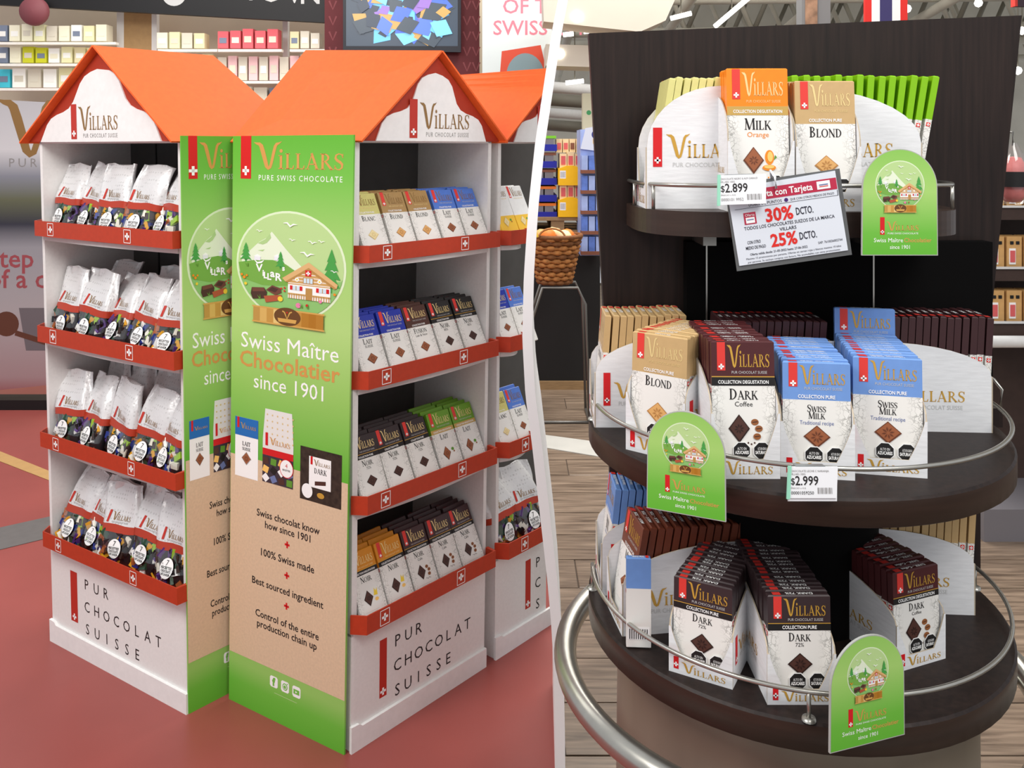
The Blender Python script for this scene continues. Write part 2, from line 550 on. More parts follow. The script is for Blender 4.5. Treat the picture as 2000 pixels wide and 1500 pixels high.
# strips on the red floor
M_tan = mat('tan_floor_line', (190, 150, 96), 0.5, var=0.05)
M_gstrip = mat('grey_floor_strip', (104, 100, 98), 0.5, var=0.06)
mb = MB(); q = [floor_at(-40, 866), floor_at(-40, 886), floor_at(130, 952), floor_at(130, 934)]
mb.prism([(p.x, p.y) for p in q], ft, 0.0005, 0.002, M_tan)
tag(part('trim_2', mb.mesh('tan_line')), 'tan line painted on the red floor', None, None, 'structure')
mb = MB(); q = [floor_at(-40, 1040), floor_at(-40, 1084), floor_at(140, 1040), floor_at(140, 1000)]
mb.prism([(p.x, p.y) for p in q], ft, 0.0005, 0.002, M_gstrip)
tag(part('trim_3', mb.mesh('grey_line')), 'grey metal strip in the red floor', None, None, 'structure')

# bowed white partition between the two shops
M_part = mat('white_partition', (255, 255, 255), 0.7)
mb = MB()
Lp, Rp = [], []
D0, D1_ = 2.0, 2.38
ys = [-60 + i * 26.5 for i in range(62)]
prof = []
for py in ys:
    z = CAMH - (py - HZ) * D0 / FPX
    if z < 0: break
    xl = (band_left(py) - 1000) * D0 / FPX; xr = (band_left(py) + 19.5 - 1000) * D0 / FPX
    prof.append((xl, xr, z))
prof.append(((band_left(1534) - 1000) * D0 / FPX, (band_left(1534) + 19.5 - 1000) * D0 / FPX, 0.0))
kx = 52.0 / FPX
rows = []
for xl, xr, z in prof:
    sh = kx * (D1_ - D0)
    rows.append([(xl, D0, z), (xr, D0, z), (xr + sh, D1_, z), (xl + sh, D1_, z)])
mb.grid(rows, M_part, closed=True, smooth=False, capm=M_part)
tag(part('wall_partition', mb.mesh('partition')), 'tall bowed white partition between the two shops', None, None, 'structure')

# ------------------------------------------------------------------ left shop background
M_shopwall = mat('cream_shop_wall', (214, 200, 176), 0.8, var=0.05, scale=3)
M_fascia = mat('black_fascia', (18, 17, 18), 0.5)
M_maroon = mat('maroon_panel', (94, 24, 30), 0.6, var=0.1, scale=6)
SB = 6.2
def quad_slab(name, pts, depth, m, label=None, cat=None, kind=None, group=None):
    """slab whose front outline is given in picture corners at a stated depth; thickness goes back"""
    p = [W(a, b, depth) for a, b in pts]
    o = Vector((sum(q.x for q in p) / len(p), depth, min(q.z for q in p)))
    mb = MB()
    mb.prism([(q.x - o.x, q.z - o.z) for q in p], lambda u, v, t: (u, t, v), 0, 0.05, m)
    ob = part(name, mb.mesh(name), None, o)
    return tag(ob, label, cat, group, kind)
quad_slab('wall_back', [(-120, -160), (1035, -160), (1035, 698), (-120, 698)], SB + 0.55, M_shopwall, 'cream back wall of the shop behind the chalet roofs', None, 'structure')
fas = quad_slab('shop_fascia', [(-100, -150), (634, -150), (634, 44), (-100, 4)], SB - 0.1, M_fascia, 'black shop fascia band with pale lettering along the top left', 'fascia')
for k, (px, py) in enumerate([(340, 2), (450, -2), (490, 0), (530, 3), (575, 5), (606, 7)]):
    q = W(px, py, SB - 0.1) - fas.location
    A = Art()
    if k == 0: A.circ(q.x, q.z + 0.05, 0.085, P_lgrey)
    else: A.text('SIUVN'[k - 1], q.x, q.z, 0.2, P_lgrey, bold=0.01)
    part('letter', A.mesh('fascia_letter'), fas)
# wall shelves and the pale packages on them
M_shelfw = mat('pale_shelf', (240, 236, 226), 0.6, var=0.03)
shelf_rows = [(118, 'upper'), (168, 'lower'), (88, 'top')]
M_post = mat('tan_post', (196, 160, 112), 0.7, var=0.05)
for i, (x0, x1, m_) in enumerate([(228, 242, P_white), (242, 296, M_post), (296, 306, P_white), (552, 562, P_white)]):
    quad_slab('wall_post', [(x0, -40), (x1, -40), (x1, 330), (x0, 330)], SB + 0.2, m_, ['slim white post left of the tan pillar', 'broad tan pillar on the shop back wall', 'slim white post right of the tan pillar', 'slim white post near the red packages'][i], 'post')
pk_cols = [(238, 232, 206), (232, 226, 178), (246, 244, 238), (216, 208, 190), (240, 236, 190), (226, 214, 170), (250, 248, 240)]
PKM = [mat('pale_pack_%d' % i, c, 0.6) for i, c in enumerate(pk_cols)]
PKR = mat('red_pack', (222, 96, 104), 0.6)
PKB = mat('blue_grey_pack', (120, 130, 150), 0.6)
PKY = mat('yellow_lime_pack', (206, 206, 40), 0.6)
PKT = mat('teal_pack', (70, 196, 214), 0.6)
PKP = mat('pale_pink_pack', (240, 196, 196), 0.6)
names_row = ['top', 'second', 'third', 'bottom']
def pack_row(px0, px1, ytop, ybot, depth, ri, mats_fn, step, section):
    sh = quad_slab('wall_shelf', [(px0 - 4, ybot), (px1 + 4, ybot), (px1 + 4, ybot + 5), (px0 - 4, ybot + 5)], depth - 0.12, M_shelfw, '%s pale shelf of packages on the %s' % (names_row[ri], section), 'shelf')
    x = px0; k = 0
    while x < px1 - step * 0.5:
        w = step * 0.84
        sx = w * depth / FPX; hz = (ybot - ytop) * depth / FPX * random.uniform(0.86, 1.0)
        m_ = mats_fn(k)
        me = MB(); me.box(-sx / 2, -0.05, 0, sx / 2, 0.05, hz, m_)
        me.box(-sx * 0.34, -0.052, hz * 0.3, sx * 0.34, -0.05, hz * 0.62, random.choice([PKM[2], PKM[3], PKB if k % 3 == 0 else PKM[0]]))
        b = part('package', me.mesh('package'), None, W(x + w / 2, ybot, depth))
        tag(b, 'package, %s from left, %s shelf, %s' % (ORD[k], names_row[ri], section), 'package', 'packages in the shop behind')
        x += step; k += 1
pale = lambda k: random.choice(PKM)
pack_row(2, 222, 48, 82, SB, 0, lambda k: PKB if k in (0,) else random.choice(PKM), 24, 'far left wall')
pack_row(2, 222, 92, 124, SB, 1, lambda k: PKY if k in (2, 3) else (PKB if k == 0 else random.choice(PKM)), 25, 'far left wall')
pack_row(2, 222, 132, 172, SB, 2, lambda k: PKT if k == 0 else random.choice(PKM), 30, 'far left wall')
pack_row(312, 420, 62, 96, SB, 0, pale, 24, 'middle wall')
pack_row(312, 420, 104, 140, SB, 1, pale, 22, 'middle wall')
pack_row(430, 546, 58, 96, SB, 0, lambda k: PKR, 24, 'wall by the red packages')
pack_row(430, 626, 106, 158, SB, 1, lambda k: PKP if k % 2 else PKM[3], 20, 'wall by the red packages')
pack_row(570, 630, 62, 96, SB, 0, lambda k: random.choice([PKM[3], PKM[5]]), 20, 'wall by the maroon column')
pack_row(440, 560, 168, 200, SB, 2, lambda k: PKB if k == 3 else PKM[3], 30, 'wall by the red packages')
# round wall ornament
mb = MB(); mb.lathe([(0.0, -0.03), (0.09, -0.025), (0.1, 0.0), (0.1, 0.02)], mat('ornament_maroon', (130, 70, 76), 0.6), 24)
o = part('round_ornament', mb.mesh('ornament'), None, W(66, 22, SB - 0.16), (math.radians(-90), 0, 0)); tag(o, 'round maroon hanging ornament under the black fascia', 'ornament')
# sign board standing at the far left
M_signg = ramp_mat('sign_board_print', 'Z', [(0.0, (150, 60, 64)), (0.12, (168, 140, 142)), (0.5, (172, 166, 168)), (0.85, (150, 150, 156)), (0.98, (44, 46, 60)), (1.12, (96, 100, 76)), (1.25, (132, 136, 146)), (1.4, (206, 206, 208)), (1.75, (176, 176, 180))], 0.6)
sg = quad_slab('sign_board', [(-160, 186), (96, 200), (96, 752), (-160, 778)], 4.9, M_signg, 'tall grey sign board with horned V lettering at the far left edge', 'sign')
base0 = sg.location.copy()
A = Art()
q = W(-6, 303, 4.9) - base0
A.villars(q.x, q.z, 1.1, P_bronze, sy=1.1)
A.text('PURE SWISS', (W(18, 324, 4.9) - base0).x, (W(18, 326, 4.9) - base0).z, 0.07, P_grey, align='l', track=1.5)
for s, py in (('Step into', 522), ('of a dairy', 562)):
    q = W(-24, py, 4.9) - base0
    A.text(s, q.x, q.z, 0.15, mat('sign_rose', (158, 74, 80), 0.6), align='l', bold=0.012)
q = W(30, 650, 4.9) - base0
A.circ(q.x - 0.05, q.z + 0.05, 0.07, mat('spoon_brown', (96, 56, 40), 0.6)); A.p(stroke([(q.x, q.z), (q.x + 0.22, q.z - 0.07)], 0.03), mat('spoon_brown', (96, 56, 40)), 1)
A.p([(q.x + 0.02, q.z + 0.14), (q.x + 0.28, q.z + 0.14), (q.x + 0.25, q.z - 0.1), (q.x + 0.06, q.z - 0.1)], mat('pail_grey', (110, 104, 108), 0.6))
part('print', A.mesh('sign_print'), sg)
mb = MB(); mb.box(-0.42, -0.03, -0.02, 0.42, 0.09, 0.035, M_fascia)
bs = part('base', mb.mesh('sign_base'), sg, (0, 0, -0.045))
for o_ in (bs,): o_.location.z = -base0.z + 0.02
# maroon column with screen, white hanging banner
mc = quad_slab('maroon_column', [(634, -160), (936, -160), (936, 640), (634, 640)], SB - 0.12, M_maroon, 'broad maroon column with small V marks behind the middle chalet roof', 'column')
A = Art()
M_vm = mat('maroon_mark', (130, 62, 66), 0.6)
for px in (650, 912, 930):
    for py in range(-20, 150, 30):
        q = W(px, py, SB - 0.12) - mc.location
        A.p(stroke([(q.x - 0.025, q.z + 0.03), (q.x, q.z - 0.03), (q.x + 0.025, q.z + 0.03)], 0.012), M_vm)
part('print', A.mesh('column_print'), mc)
sc_ = quad_slab('wall_screen', [(670, -150), (900, -150), (900, 102), (670, 98)], SB - 0.2, mat('screen_frame', (22, 24, 34), 0.4), 'dark wall screen showing blue and tan chocolates above the middle roof', 'screen')
mb = MB()
scols = [(96, 170, 220), (70, 100, 210), (60, 70, 80), (176, 140, 80), (110, 180, 220), (50, 60, 74), (80, 110, 220), (130, 100, 170)]
SM = [mat('screen_tone_%d' % i, c, 0.3, emit=0.55) for i, c in enumerate(scols)]
rnd = random.Random(3)
A = Art()
c0 = [W(676, -140, SB - 0.2) - sc_.location, W(894, 90, SB - 0.2) - sc_.location]
A.p(rc(c0[0].x, c0[1].z, c0[1].x, c0[0].z), mat('screen_dark', (58, 70, 84), 0.3, emit=0.3))
for i in range(120):
    cx = rnd.uniform(c0[0].x + .07, c0[1].x - .07); cz = rnd.uniform(c0[1].z + .06, c0[1].z + 0.5); a = rnd.uniform(0, 3); s = rnd.uniform(0.035, 0.085)
    A.p([(cx + s * math.cos(a + k * math.pi / 2) * (1.3 if k % 2 else 0.8), cz + s * math.sin(a + k * math.pi / 2)) for k in range(4)], SM[i % len(SM)], 1 + i * 0.3)
part('display_picture', A.mesh('screen_picture'), sc_)
bn = quad_slab('hanging_banner', [(942, -160), (1078, -160), (1078, 150), (942, 150)], SB - 0.3, mat('banner_white', (206, 214, 214), 0.6, var=0.03, scale=3), 'white hanging banner with pale red words left of the partition', 'banner')
A = Art(); M_br = mat('banner_rose', (204, 120, 136), 0.6)
for s, px, py, h in (('OF THE', 1050, 26, 24), ('SWISS CH', 1050, 68, 26)):
    q = W(px, py, SB - 0.3) - bn.location
    A.text(s, q.x, q.z, 0.14, M_br, bold=0.01)
q = [W(a, b, SB - 0.3) - bn.location for a, b in ((980, 100), (1056, 88), (1070, 150), (976, 150))]
A.p([(v.x, v.z) for v in q], mat('banner_tin', (200, 72, 48), 0.6))
q = W(1026, 150, SB - 0.3) - bn.location
A.p([(q.x + 0.13 * math.cos(t * math.pi / 16), q.z + 0.16 * math.sin(t * math.pi / 16)) for t in range(17)], mat('banner_disc', (120, 140, 146), 0.6), 1)
part('print', A.mesh('banner_print'), bn)

# ------------------------------------------------------------------ right market background
M_ceil = mat('pale_roof_sheet', (222, 220, 208), 0.8, var=0.1, scale=2)
M_soff = mat('beige_soffit', (214, 204, 188), 0.8, var=0.03, scale=3)
M_truss = mat('truss_steel', (186, 182, 168), 0.6, var=0.1, scale=5)
M_trussd = mat('dark_truss_steel', (120, 116, 104), 0.6, var=0.1, scale=5)
M_tube = mat('lamp_glow', (255, 255, 250), 0.4, emit=2.2)
M_farwall = mat('far_market_wall', (196, 192, 180), 0.8, var=0.1, scale=2)
mb = MB(); mb.box(0.2, 12.0, 0, 12, 12.1, 4.6, M_farwall)
tag(part('wall_far', mb.mesh('wall_far')), 'grey far wall of the supermarket behind the steel trusses', None, None, 'structure')
mb = MB(); mb.box(0.3, 2.6, 4.25, 9.5, 12.0, 4.32, M_ceil)
tag(part('ceiling', mb.mesh('ceiling')), 'pale sheet roof of the supermarket above the trusses', None, None, 'structure')
# steel trusses across the hall
tn = 0
for yy, zc in ((6.6, 3.05), (7.6, 2.75), (8.6, 2.6), (9.6, 2.6), (10.6, 2.5)):
    t = thing('roof_truss', '%s steel lattice roof truss from the stand, crossing the market hall' % ['nearest', 'second', 'third', 'fourth', 'farthest'][tn], 'truss', (0.4, yy, zc), group='roof trusses of the market hall')
    mb = MB(); mb.tube([(0, 0, 0), (9, 0, 0.1)], 0.045, M_truss, 8); part('lower_chord', mb.mesh('chord'), t)
    mb = MB(); mb.tube([(0, 0, 0.75), (9, 0, 0.85)], 0.05, M_truss, 8); part('upper_chord', mb.mesh('chord'), t)
    for k in range(14):
        mb = MB(); xa = k * 0.66
        mb.tube([(xa, 0, 0.01), (xa + 0.33, 0, 0.78)], 0.026, M_trussd, 6); mb.tube([(xa + 0.33, 0, 0.78), (xa + 0.66, 0, 0.02)], 0.026, M_truss, 6)
        part('diagonal', mb.mesh('diagonal'), t)
    tn += 1
for k, xx in enumerate((0.55, 0.95, 1.5, 2.6, 3.7, 4.8)):
    mb = MB(); mb.tube([(xx, 5.8, 2.9), (xx, 11.5, 2.2)], 0.045, M_truss, 8); 
    tag(part('roof_purlin', mb.mesh('purlin')), '%s long steel purlin from the left running back under the market roof' % ORD[k], 'purlin', 'roof purlins')
# duct pipes low behind the boxes
for k, (py, d) in enumerate([(172, 7.4), (196, 8.0), (222, 8.6), (246, 9.0)]):
    a, b = W(1040, py - 4, d), W(1185, py + 6, d)
    mb = MB(); mb.tube([a, b], 0.05 + 0.01 * (k % 2), [M_inside, M_trussd][k % 2], 10)
    tag(part('ceiling_pipe', mb.mesh('pipe')), '%s horizontal ceiling pipe from the top, left of the dark board' % ORD[k], 'pipe', 'ceiling pipes')
# soffit with downlights
mb = MB()
pa = [W(1060, -20, 5.4), W(1345, -60, 5.4), W(1300, 40, 5.4), W(1250, 62, 5.4), W(1062, 42, 5.4)]
mb.prism([(p.x, p.z) for p in pa], lambda u, v, t: (u, t, v), 5.4, 5.7, M_soff)
pb = [W(1066, 86, 5.6), W(1190, 90, 5.6), W(1190, 132, 5.6), W(1066, 128, 5.6)]
tag(part('ceiling_soffit', mb.mesh('soffit')), 'beige dropped soffit with round downlights at the top', None, None, 'structure')
mb = MB(); mb.prism([(p.x, p.z) for p in pb], lambda u, v, t: (u, t, v), 5.6, 5.9, M_soff)
tag(part('ceiling_bulkhead', mb.mesh('bulkhead')), 'lower beige bulkhead beside the top left corner of the dark board', None, None, 'structure')
for k, (px, py, d) in enumerate([(1127, 34, 5.39), (1093, 105, 5.59)]):
    mb = MB(); mb.lathe([(0.0, -0.012), (0.028, -0.01), (0.034, 0)], M_tube, 20)
    o = part('downlight', mb.mesh('downlight'), None, W(px, py, d), (math.radians(-90), 0, 0))
    tag(o, ['round downlight in the upper beige soffit', 'round downlight in the lower beige bulkhead'][k], 'downlight')
for k, (x0, y0, x1, y1, d) in enumerate([(1140, 62, 1178, 58, 5.9), (1100, 68, 1120, 66, 5.9), (1396, 52, 1462, -4, 5.6), (1310, 36, 1350, 26, 5.8), (1105, 162, 1140, 158, 6.2)]):
    lab = ['lit tube lamp just above the top left board corner', 'short lit lamp right beside the partition', 'slanted lit tube lamp above the left half of the board', 'lit lamp left of the slanted tube lamp', 'lit lamp among the trusses left of the board'][k]
    c_ = (W(x0, y0, d) + W(x1, y1, d)) / 2
    t = thing('tube_light', lab, 'lamp', c_, group='lit market lamps')
    mb = MB(); mb.tube([W(x0, y0, d) - c_, W(x1, y1, d) - c_], 0.016, M_tube, 8); part('tube', mb.mesh('tube'), t)
    mb = MB(); mb.tube([(0, 0, 0.014), (0, 0, 4.25 - c_.z)], 0.004, M_trussd, 6); part('hanger', mb.mesh('hanger'), t)
for k, (px, py) in enumerate([(1772, 17), (1911, 6), (1988, 138), (1996, 60)]):
    mb = MB(); mb.lathe([(0.0, -0.03), (0.02, -0.02), (0.028, 0), (0.02, 0.02), (0.0, 0.03)], M_tube, 12)
    o = thing('spot_light', '', 'spot lamp', W(px, py, 6.0)); part('bulb', mb.mesh('bulb'), o)
    mb = MB(); mb.tube([(0, 0, 0.028), (0, 0, 4.25 - o.location.z)], 0.004, M_trussd, 6); part('hanger', mb.mesh('hanger'), o)
    tag(o, ['small bright spot lamp beside the flag banner', 'small bright spot lamp near the top right', 'tiny spot lamp right of the board', 'tiny spot lamp at the top right edge'][k], 'spot lamp')
# flag-coloured hanging banner and poster column
mb = MB(); cols = [(226, 48, 42), (244, 244, 242), (62, 56, 104), (244, 244, 242), (226, 48, 42)]; w5 = [13, 16, 24, 16, 14]
x = 1688
t = thing('striped_banner', 'red white and navy striped banner hanging above the dark board', 'banner', W(1729, 44, 5.0))
for c, ww in zip(cols, w5):
    mb = MB(); a, b = W(x, 44, 5.0) - t.location, W(x + ww, -80, 5.0) - t.location
    mb.box(a.x, -0.01, 0, b.x, 0.01, b.z, mat('stripe_%d_%d' % (c[0], c[2]), c, 0.7)); part('stripe', mb.mesh('stripe'), t); x += ww
t = thing('poster_column', 'grey column with a brown picture poster above the board', 'column', W(1595, 60, 5.2))
mb = MB(); a, b = W(1566, 60, 5.2) - t.location, W(1622, -90, 5.2) - t.location
mb.box(a.x, 0, 0, b.x, 0.1, b.z, mat('column_grey', (122, 122, 122), 0.7)); part('shaft', mb.mesh('shaft'), t)
mb = MB(); mb.box(a.x + 0.02, -0.01, 0, a.x + 0.09, 0, b.z, mat('poster_brown', (150, 116, 92), 0.7, var=0.5, scale=14)); part('poster', mb.mesh('poster'), t)
cs = W(1990, 13, 4.0)
t = thing('corner_sign', 'dark sign panel with a red edge at the top right corner', 'sign', cs)
mb = MB(); a = W(1984, 14, 4.0) - cs; b = W(2050, -70, 4.0) - cs
mb.box(a.x, -0.01, 0, b.x, 0.02, b.z, mat('sign_plum', (66, 50, 60), 0.6)); part('panel', mb.mesh('panel'), t)
mb = MB(); mb.box(a.x - 0.012, -0.015, 0, a.x, 0.02, b.z, mat('sign_red', (214, 60, 50), 0.6)); part('edge', mb.mesh('edge'), t)

# pallet stand with stacked goods, basket
M_pallet = mat('pallet_wood', (150, 120, 84), 0.8, var=0.15, scale=20, stretch=(1, 8, 8))
M_blk = mat('black_crate', (20, 19, 19), 0.6)
DP = 5.3
def pbox(name, px0, py0, px1, py1, d, depth, m, label, cat, group=None):
    a, b = W(px0, py1, d), W(px1, py0, d)
    mb = MB(); mb.box(-(b.x - a.x) / 2, 0, 0, (b.x - a.x) / 2, depth, b.z - a.z, m)
    o = part(name, mb.mesh(name), None, ((a.x + b.x) / 2, d, a.z))
    return tag(o, label, cat, group)
pz = W(0, 484, DP).z
t = thing('black_plinth', 'black display plinth under the wooden pallets left of the dark board', 'plinth', (W(1092, 0, DP).x, DP, 0))
a, b = W(1012, 0, DP).x - t.location.x, W(1172, 0, DP).x - t.location.x
mb = MB(); mb.box(a, 0, 0, b, 0.8, pz, M_blk); part('body', mb.mesh('body'), t)
mb = MB(); mb.box(a, -0.02, 0.0, b, 0.0, 0.05, M_pallet); part('foot_board', mb.mesh('foot_board'), t)
p_top = W(0, 424, DP).z
for k, (za, hh) in enumerate([(pz + (p_top - pz) / 2, (p_top - pz) / 2), (p_top, (p_top - pz) / 2)]):
    t = thing('wooden_pallet', ['lower wooden pallet resting on the black plinth', 'upper wooden pallet under the stacked goods'][k], 'pallet', (W(1090, 0, DP).x, DP - 0.02, za - hh), group='wooden pallets')
    x0, x1 = W(1012, 0, DP).x - t.location.x, W(1166, 0, DP).x - t.location.x
    for q in range(4):
        mb = MB(); mb.box(x0, q * 0.2, hh - 0.02, x1, q * 0.2 + 0.14, hh, M_pallet); part('deck_board', mb.mesh('deck_board'), t)
    for q in range(3):
        xx = x0 + (x1 - x0 - 0.08) * q / 2
        mb = MB(); mb.box(xx, 0.01, 0.015, xx + 0.08, 0.7, hh - 0.02, M_pallet); part('block', mb.mesh('block'), t)
    mb = MB(); mb.box(x0, 0.0, 0.0, x1, 0.1, 0.015, M_pallet); part('bottom_board', mb.mesh('bottom_board'), t)
# blue and brown boxes, five levels
M_navyb = mat('royal_blue_box', (24, 32, 150), 0.5); M_brownp = mat('brown_pack', (130, 80, 60), 0.6); M_greyp = mat('grey_window_pack', (120, 116, 120), 0.5); M_orp = mat('orange_pack', (232, 124, 44), 0.6)
lv = ['top', 'second', 'third', 'fourth', 'bottom']
for k in range(5):
    y0 = 264 + k * 33
    t = thing('blue_carton', '%s royal blue carton of packs in the stack beside the partition' % lv[k], 'carton', W(1065, y0 + 31, DP + 0.02), group='stacked blue cartons')
    a, b = W(1022, 0, DP).x - t.location.x, W(1088, 0, DP).x - t.location.x
    h = 31 * DP / FPX
    mb = MB(); mb.box(a, 0, 0, b, 0.35, h * 0.42, M_navyb); part('tray', mb.mesh('tray'), t)
    for q in range(3):
        xx = a + 0.008 + (b - a - 0.02) * q / 3
        mb = MB(); mb.box(xx, 0.012, h * 0.1, xx + (b - a) / 3 - 0.015, 0.3, h * 0.8, M_greyp); part('pack', mb.mesh('pack'), t)
    mb = MB(); mb.box(a, 0.01, h * 0.8, b - 0.004, 0.34, h * 0.97, M_orp if k > 2 else (M_brownp if k else mat('lime_card', (120, 196, 40), 0.6))); part('top_card', mb.mesh('top_card'), t)
# yellow cartons
M_yel = mat('yellow_carton', (250, 190, 10), 0.5, var=0.03); M_tanp = mat('cream_pack', (236, 208, 160), 0.6); M_pinkt = mat('pink_print', (216, 96, 96), 0.6)
for k, (yt, yb) in enumerate([(324, 362), (386, 424)]):
    t = thing('yellow_carton', ['upper yellow carton of cream packs on the pallets', 'lower yellow carton of cream packs on the pallets'][k], 'carton', W(1112, yb, DP - 0.03), group='yellow cartons')
    a, b = W(1090, 0, DP).x - t.location.x, W(1137, 0, DP).x - t.location.x
    h = (yb - yt) * DP / FPX
    mb = MB(); mb.prism([(a, 0), (b, 0), (b, h * 0.85), (b - 0.05, h), (a + 0.05, h), (a, h * 0.85)], lambda u, v, tt: (u, tt, v), 0, 0.3, M_yel); part('tray', mb.mesh('tray'), t)
    A = Art(); A.p(rc(a + 0.01, h * 0.35, a + 0.045, h * 0.75), P_white)
    for q in range(5): A.p(rc(a + 0.014 + q * 0.006, h * 0.4, a + 0.017 + q * 0.006, h * 0.7), P_grey, 1)
    part('barcode_label', A.mesh('barcode_label'), t)
    for q in range(3):
        xx = a + 0.01 + (b - a - 0.01) * q / 3
        mb = MB(); mb.box(xx, 0.02 + 0.01 * q, h * 0.6, xx + 0.042, 0.2, h * (1.62 + 0.1 * (q % 2)), M_tanp); mb.box(xx + 0.008, 0.017 + 0.01 * q, h * 1.05, xx + 0.034, 0.02 + 0.01 * q, h * 1.5, M_pinkt)
        part('pack', mb.mesh('pack'), t)
for q in range(4):
    a = W(1092 + q * 13, 298, DP + 0.1)
    mb = MB(); mb.box(-0.018, 0, 0, 0.018, 0.1, 0.085, M_tanp); mb.box(-0.012, -0.003, 0.02, 0.012, 0, 0.06, M_pinkt if q < 2 else M_brownp)
    tag(part('pack', mb.mesh('pack'), None, a), '%s cream pack from the left on top of the yellow cartons' % ORD[q], 'package', 'cream packs on the yellow cartons')
# blue tall display
t = thing('blue_display_rack', 'tall pale blue display rack of packs against the left board edge', 'display', W(1156, 500, DP - 0.25))
M_pb = mat('pale_blue_card', (160, 178, 226), 0.5, var=0.1, scale=20); M_pb2 = mat('mid_blue_pack', (92, 122, 200), 0.5, var=0.2, scale=30)
a, b = W(1134, 0, DP - .25).x - t.location.x, W(1176, 0, DP - .25).x - t.location.x
H_ = 255 * (DP - .25) / FPX
mb = MB(); mb.box(a, 0.02, 0, b, 0.3, H_ * 0.97, M_pb); part('body', mb.mesh('body'), t)
mb = MB(); mb.prism([(a, H_ * 0.82), (b, H_ * 0.8), (b, H_), (a + 0.03, H_ * 0.98)], lambda u, v, tt: (u, tt, v), 0, 0.02, mat('pale_header_card', (216, 222, 238), 0.5)); hd = part('header', mb.mesh('header'), t)
A = Art(); A.circ(b - 0.035, H_ * 0.93, 0.026, mat('navy_badge', (44, 52, 130), 0.5)); A.p(rc(b - 0.055, H_ * 0.86, b - 0.02, H_ * 0.9), M_tanp); part('print', A.mesh('header_print'), hd)
for k in range(5):
    for q in range(3):
        xx = a + 0.004 + (b - a) * q / 3; z0 = 0.03 + k * H_ * 0.155
        mb = MB(); mb.box(xx, -0.02, z0, xx + (b - a) / 3 - 0.006, 0.02, z0 + H_ * 0.11, M_pb2 if (k + q) % 2 else M_pb); part('pack', mb.mesh('pack'), t)
    mb = MB(); mb.box(a, -0.03, 0.01 + k * H_ * 0.155, b, 0.02, 0.03 + k * H_ * 0.155, M_brownp); part('shelf_lip', mb.mesh('shelf_lip'), t)
# cream pillar sign
t = thing('pillar_sign', 'cream pillar sign with a green round mark left of the board', 'sign', W(1152, 246, 5.9))
mb = MB(); a, b = W(1138, 246, 5.9) - t.location, W(1170, 182, 5.9) - t.location; mb.box(a.x, 0, -0.3, b.x, 0.08, b.z, mat('cream_sign', (222, 216, 190), 0.6)); part('panel', mb.mesh('panel'), t)
A = Art(); q = W(1150, 220, 5.9) - t.location; A.circ(q.x, q.z, 0.016, mat('green_mark', (70, 160, 100), 0.5)); part('mark', A.mesh('mark'), t)
# wicker basket on a wire stand
M_wick = mat('wicker', (170, 112, 58), 0.7, var=0.25, scale=60); M_wick2 = mat('dark_wicker', (120, 74, 36), 0.7, var=0.2, scale=60)
bk = W(1083, 552, 4.75)
t = thing('wicker_basket', 'wicker basket of wrapped rolls on a wire stand beside the partition', 'basket', bk)
Hh = 92 * 4.75 / FPX
for k in range(11):
    rr = 0.085 + 0.05 * k / 10; z = 0.01 + (Hh - 0.02) * k / 10
    mb = MB(); path = []
    for j in range(48):
        an = 2 * math.pi * j / 48; w_ = 0.007 * (1 if (j // 2 + k) % 2 else -1)
        path.append(((rr + w_) * math.cos(an), (rr + w_) * math.sin(an), z))
    mb.tube(path, Hh / 19, M_wick if k % 3 else M_wick2, 5, closed=True); part('weave_ring', mb.mesh('weave_ring'), t)
mb = MB(); mb.tube([(0.145 * math.cos(j * math.pi / 16), 0.145 * math.sin(j * math.pi / 16), Hh) for j in range(32)], 0.013, M_wick2, 6, closed=True); part('rim', mb.mesh('rim'), t)
mb = MB(); mb.tube([(0.07 * math.cos(j * math.pi / 10) - 0.02, -0.13, Hh + 0.05 * math.sin(j * math.pi / 10)) for j in range(11)], 0.006, M_wick, 6); part('handle', mb.mesh('handle'), t)
mb = MB(); mb.lathe([(0.0, 0.004), (0.085, 0.004)], M_wick2, 24); part('bottom', mb.mesh('bottom'), t)
for k in range(5):
    mb = MB(); mb.lathe([(0.0, -0.05), (0.03, -0.04), (0.042, 0), (0.03, 0.04), (0.0, 0.05)], [M_orp, M_tanp, mat('bun_tan', (214, 160, 96), 0.6)][k % 3], 12)
    o = part('wrapped_roll', mb.mesh('roll'), None, bk + Vector((0.075 * math.cos(k * 1.26 + 0.4), 0.06 * math.sin(k * 1.26 + 0.4) - 0.01, Hh - 0.005 + 0.006 * (k % 2))), (math.radians(80), 0, k * 0.9))
    tag(o, '%s wrapped roll heaped in the wicker basket' % ORD[k], 'bread roll', 'rolls in the basket')
t2 = thing('basket_stand', 'bent grey wire stand under the wicker basket', 'stand', (bk.x, bk.y, 0))
M_wire = mat('grey_wire', (120, 118, 114), 0.4, 0.6)
for s in (-1, 1):
    mb = MB(); mb.tube([(-0.2, s * 0.12, bk.z - 0.42), (-0.07, s * 0.1, bk.z - 0.012), (0.12, s * 0.1, bk.z - 0.012), (0.16, s * 0.11, bk.z - 0.1), (0.18, s * 0.12, 0.008)], 0.008, M_wire, 6); part('leg', mb.mesh('leg'), t2)
mb = MB(); mb.tube([(-0.2, -0.12, bk.z - 0.42), (-0.2, 0.12, bk.z - 0.42)], 0.008, M_wire, 6); mb.tube([(-0.2, 0.12, 0.008), (-0.2, -0.12, 0.008), (0.18, -0.12, 0.008), (0.18, 0.12, 0.008)], 0.008, M_wire, 6); mb.tube([(-0.2, -0.12, 0.008), (-0.2, -0.12, bk.z - 0.42)], 0.008, M_wire, 6); part('crossbar', mb.mesh('crossbar'), t2)

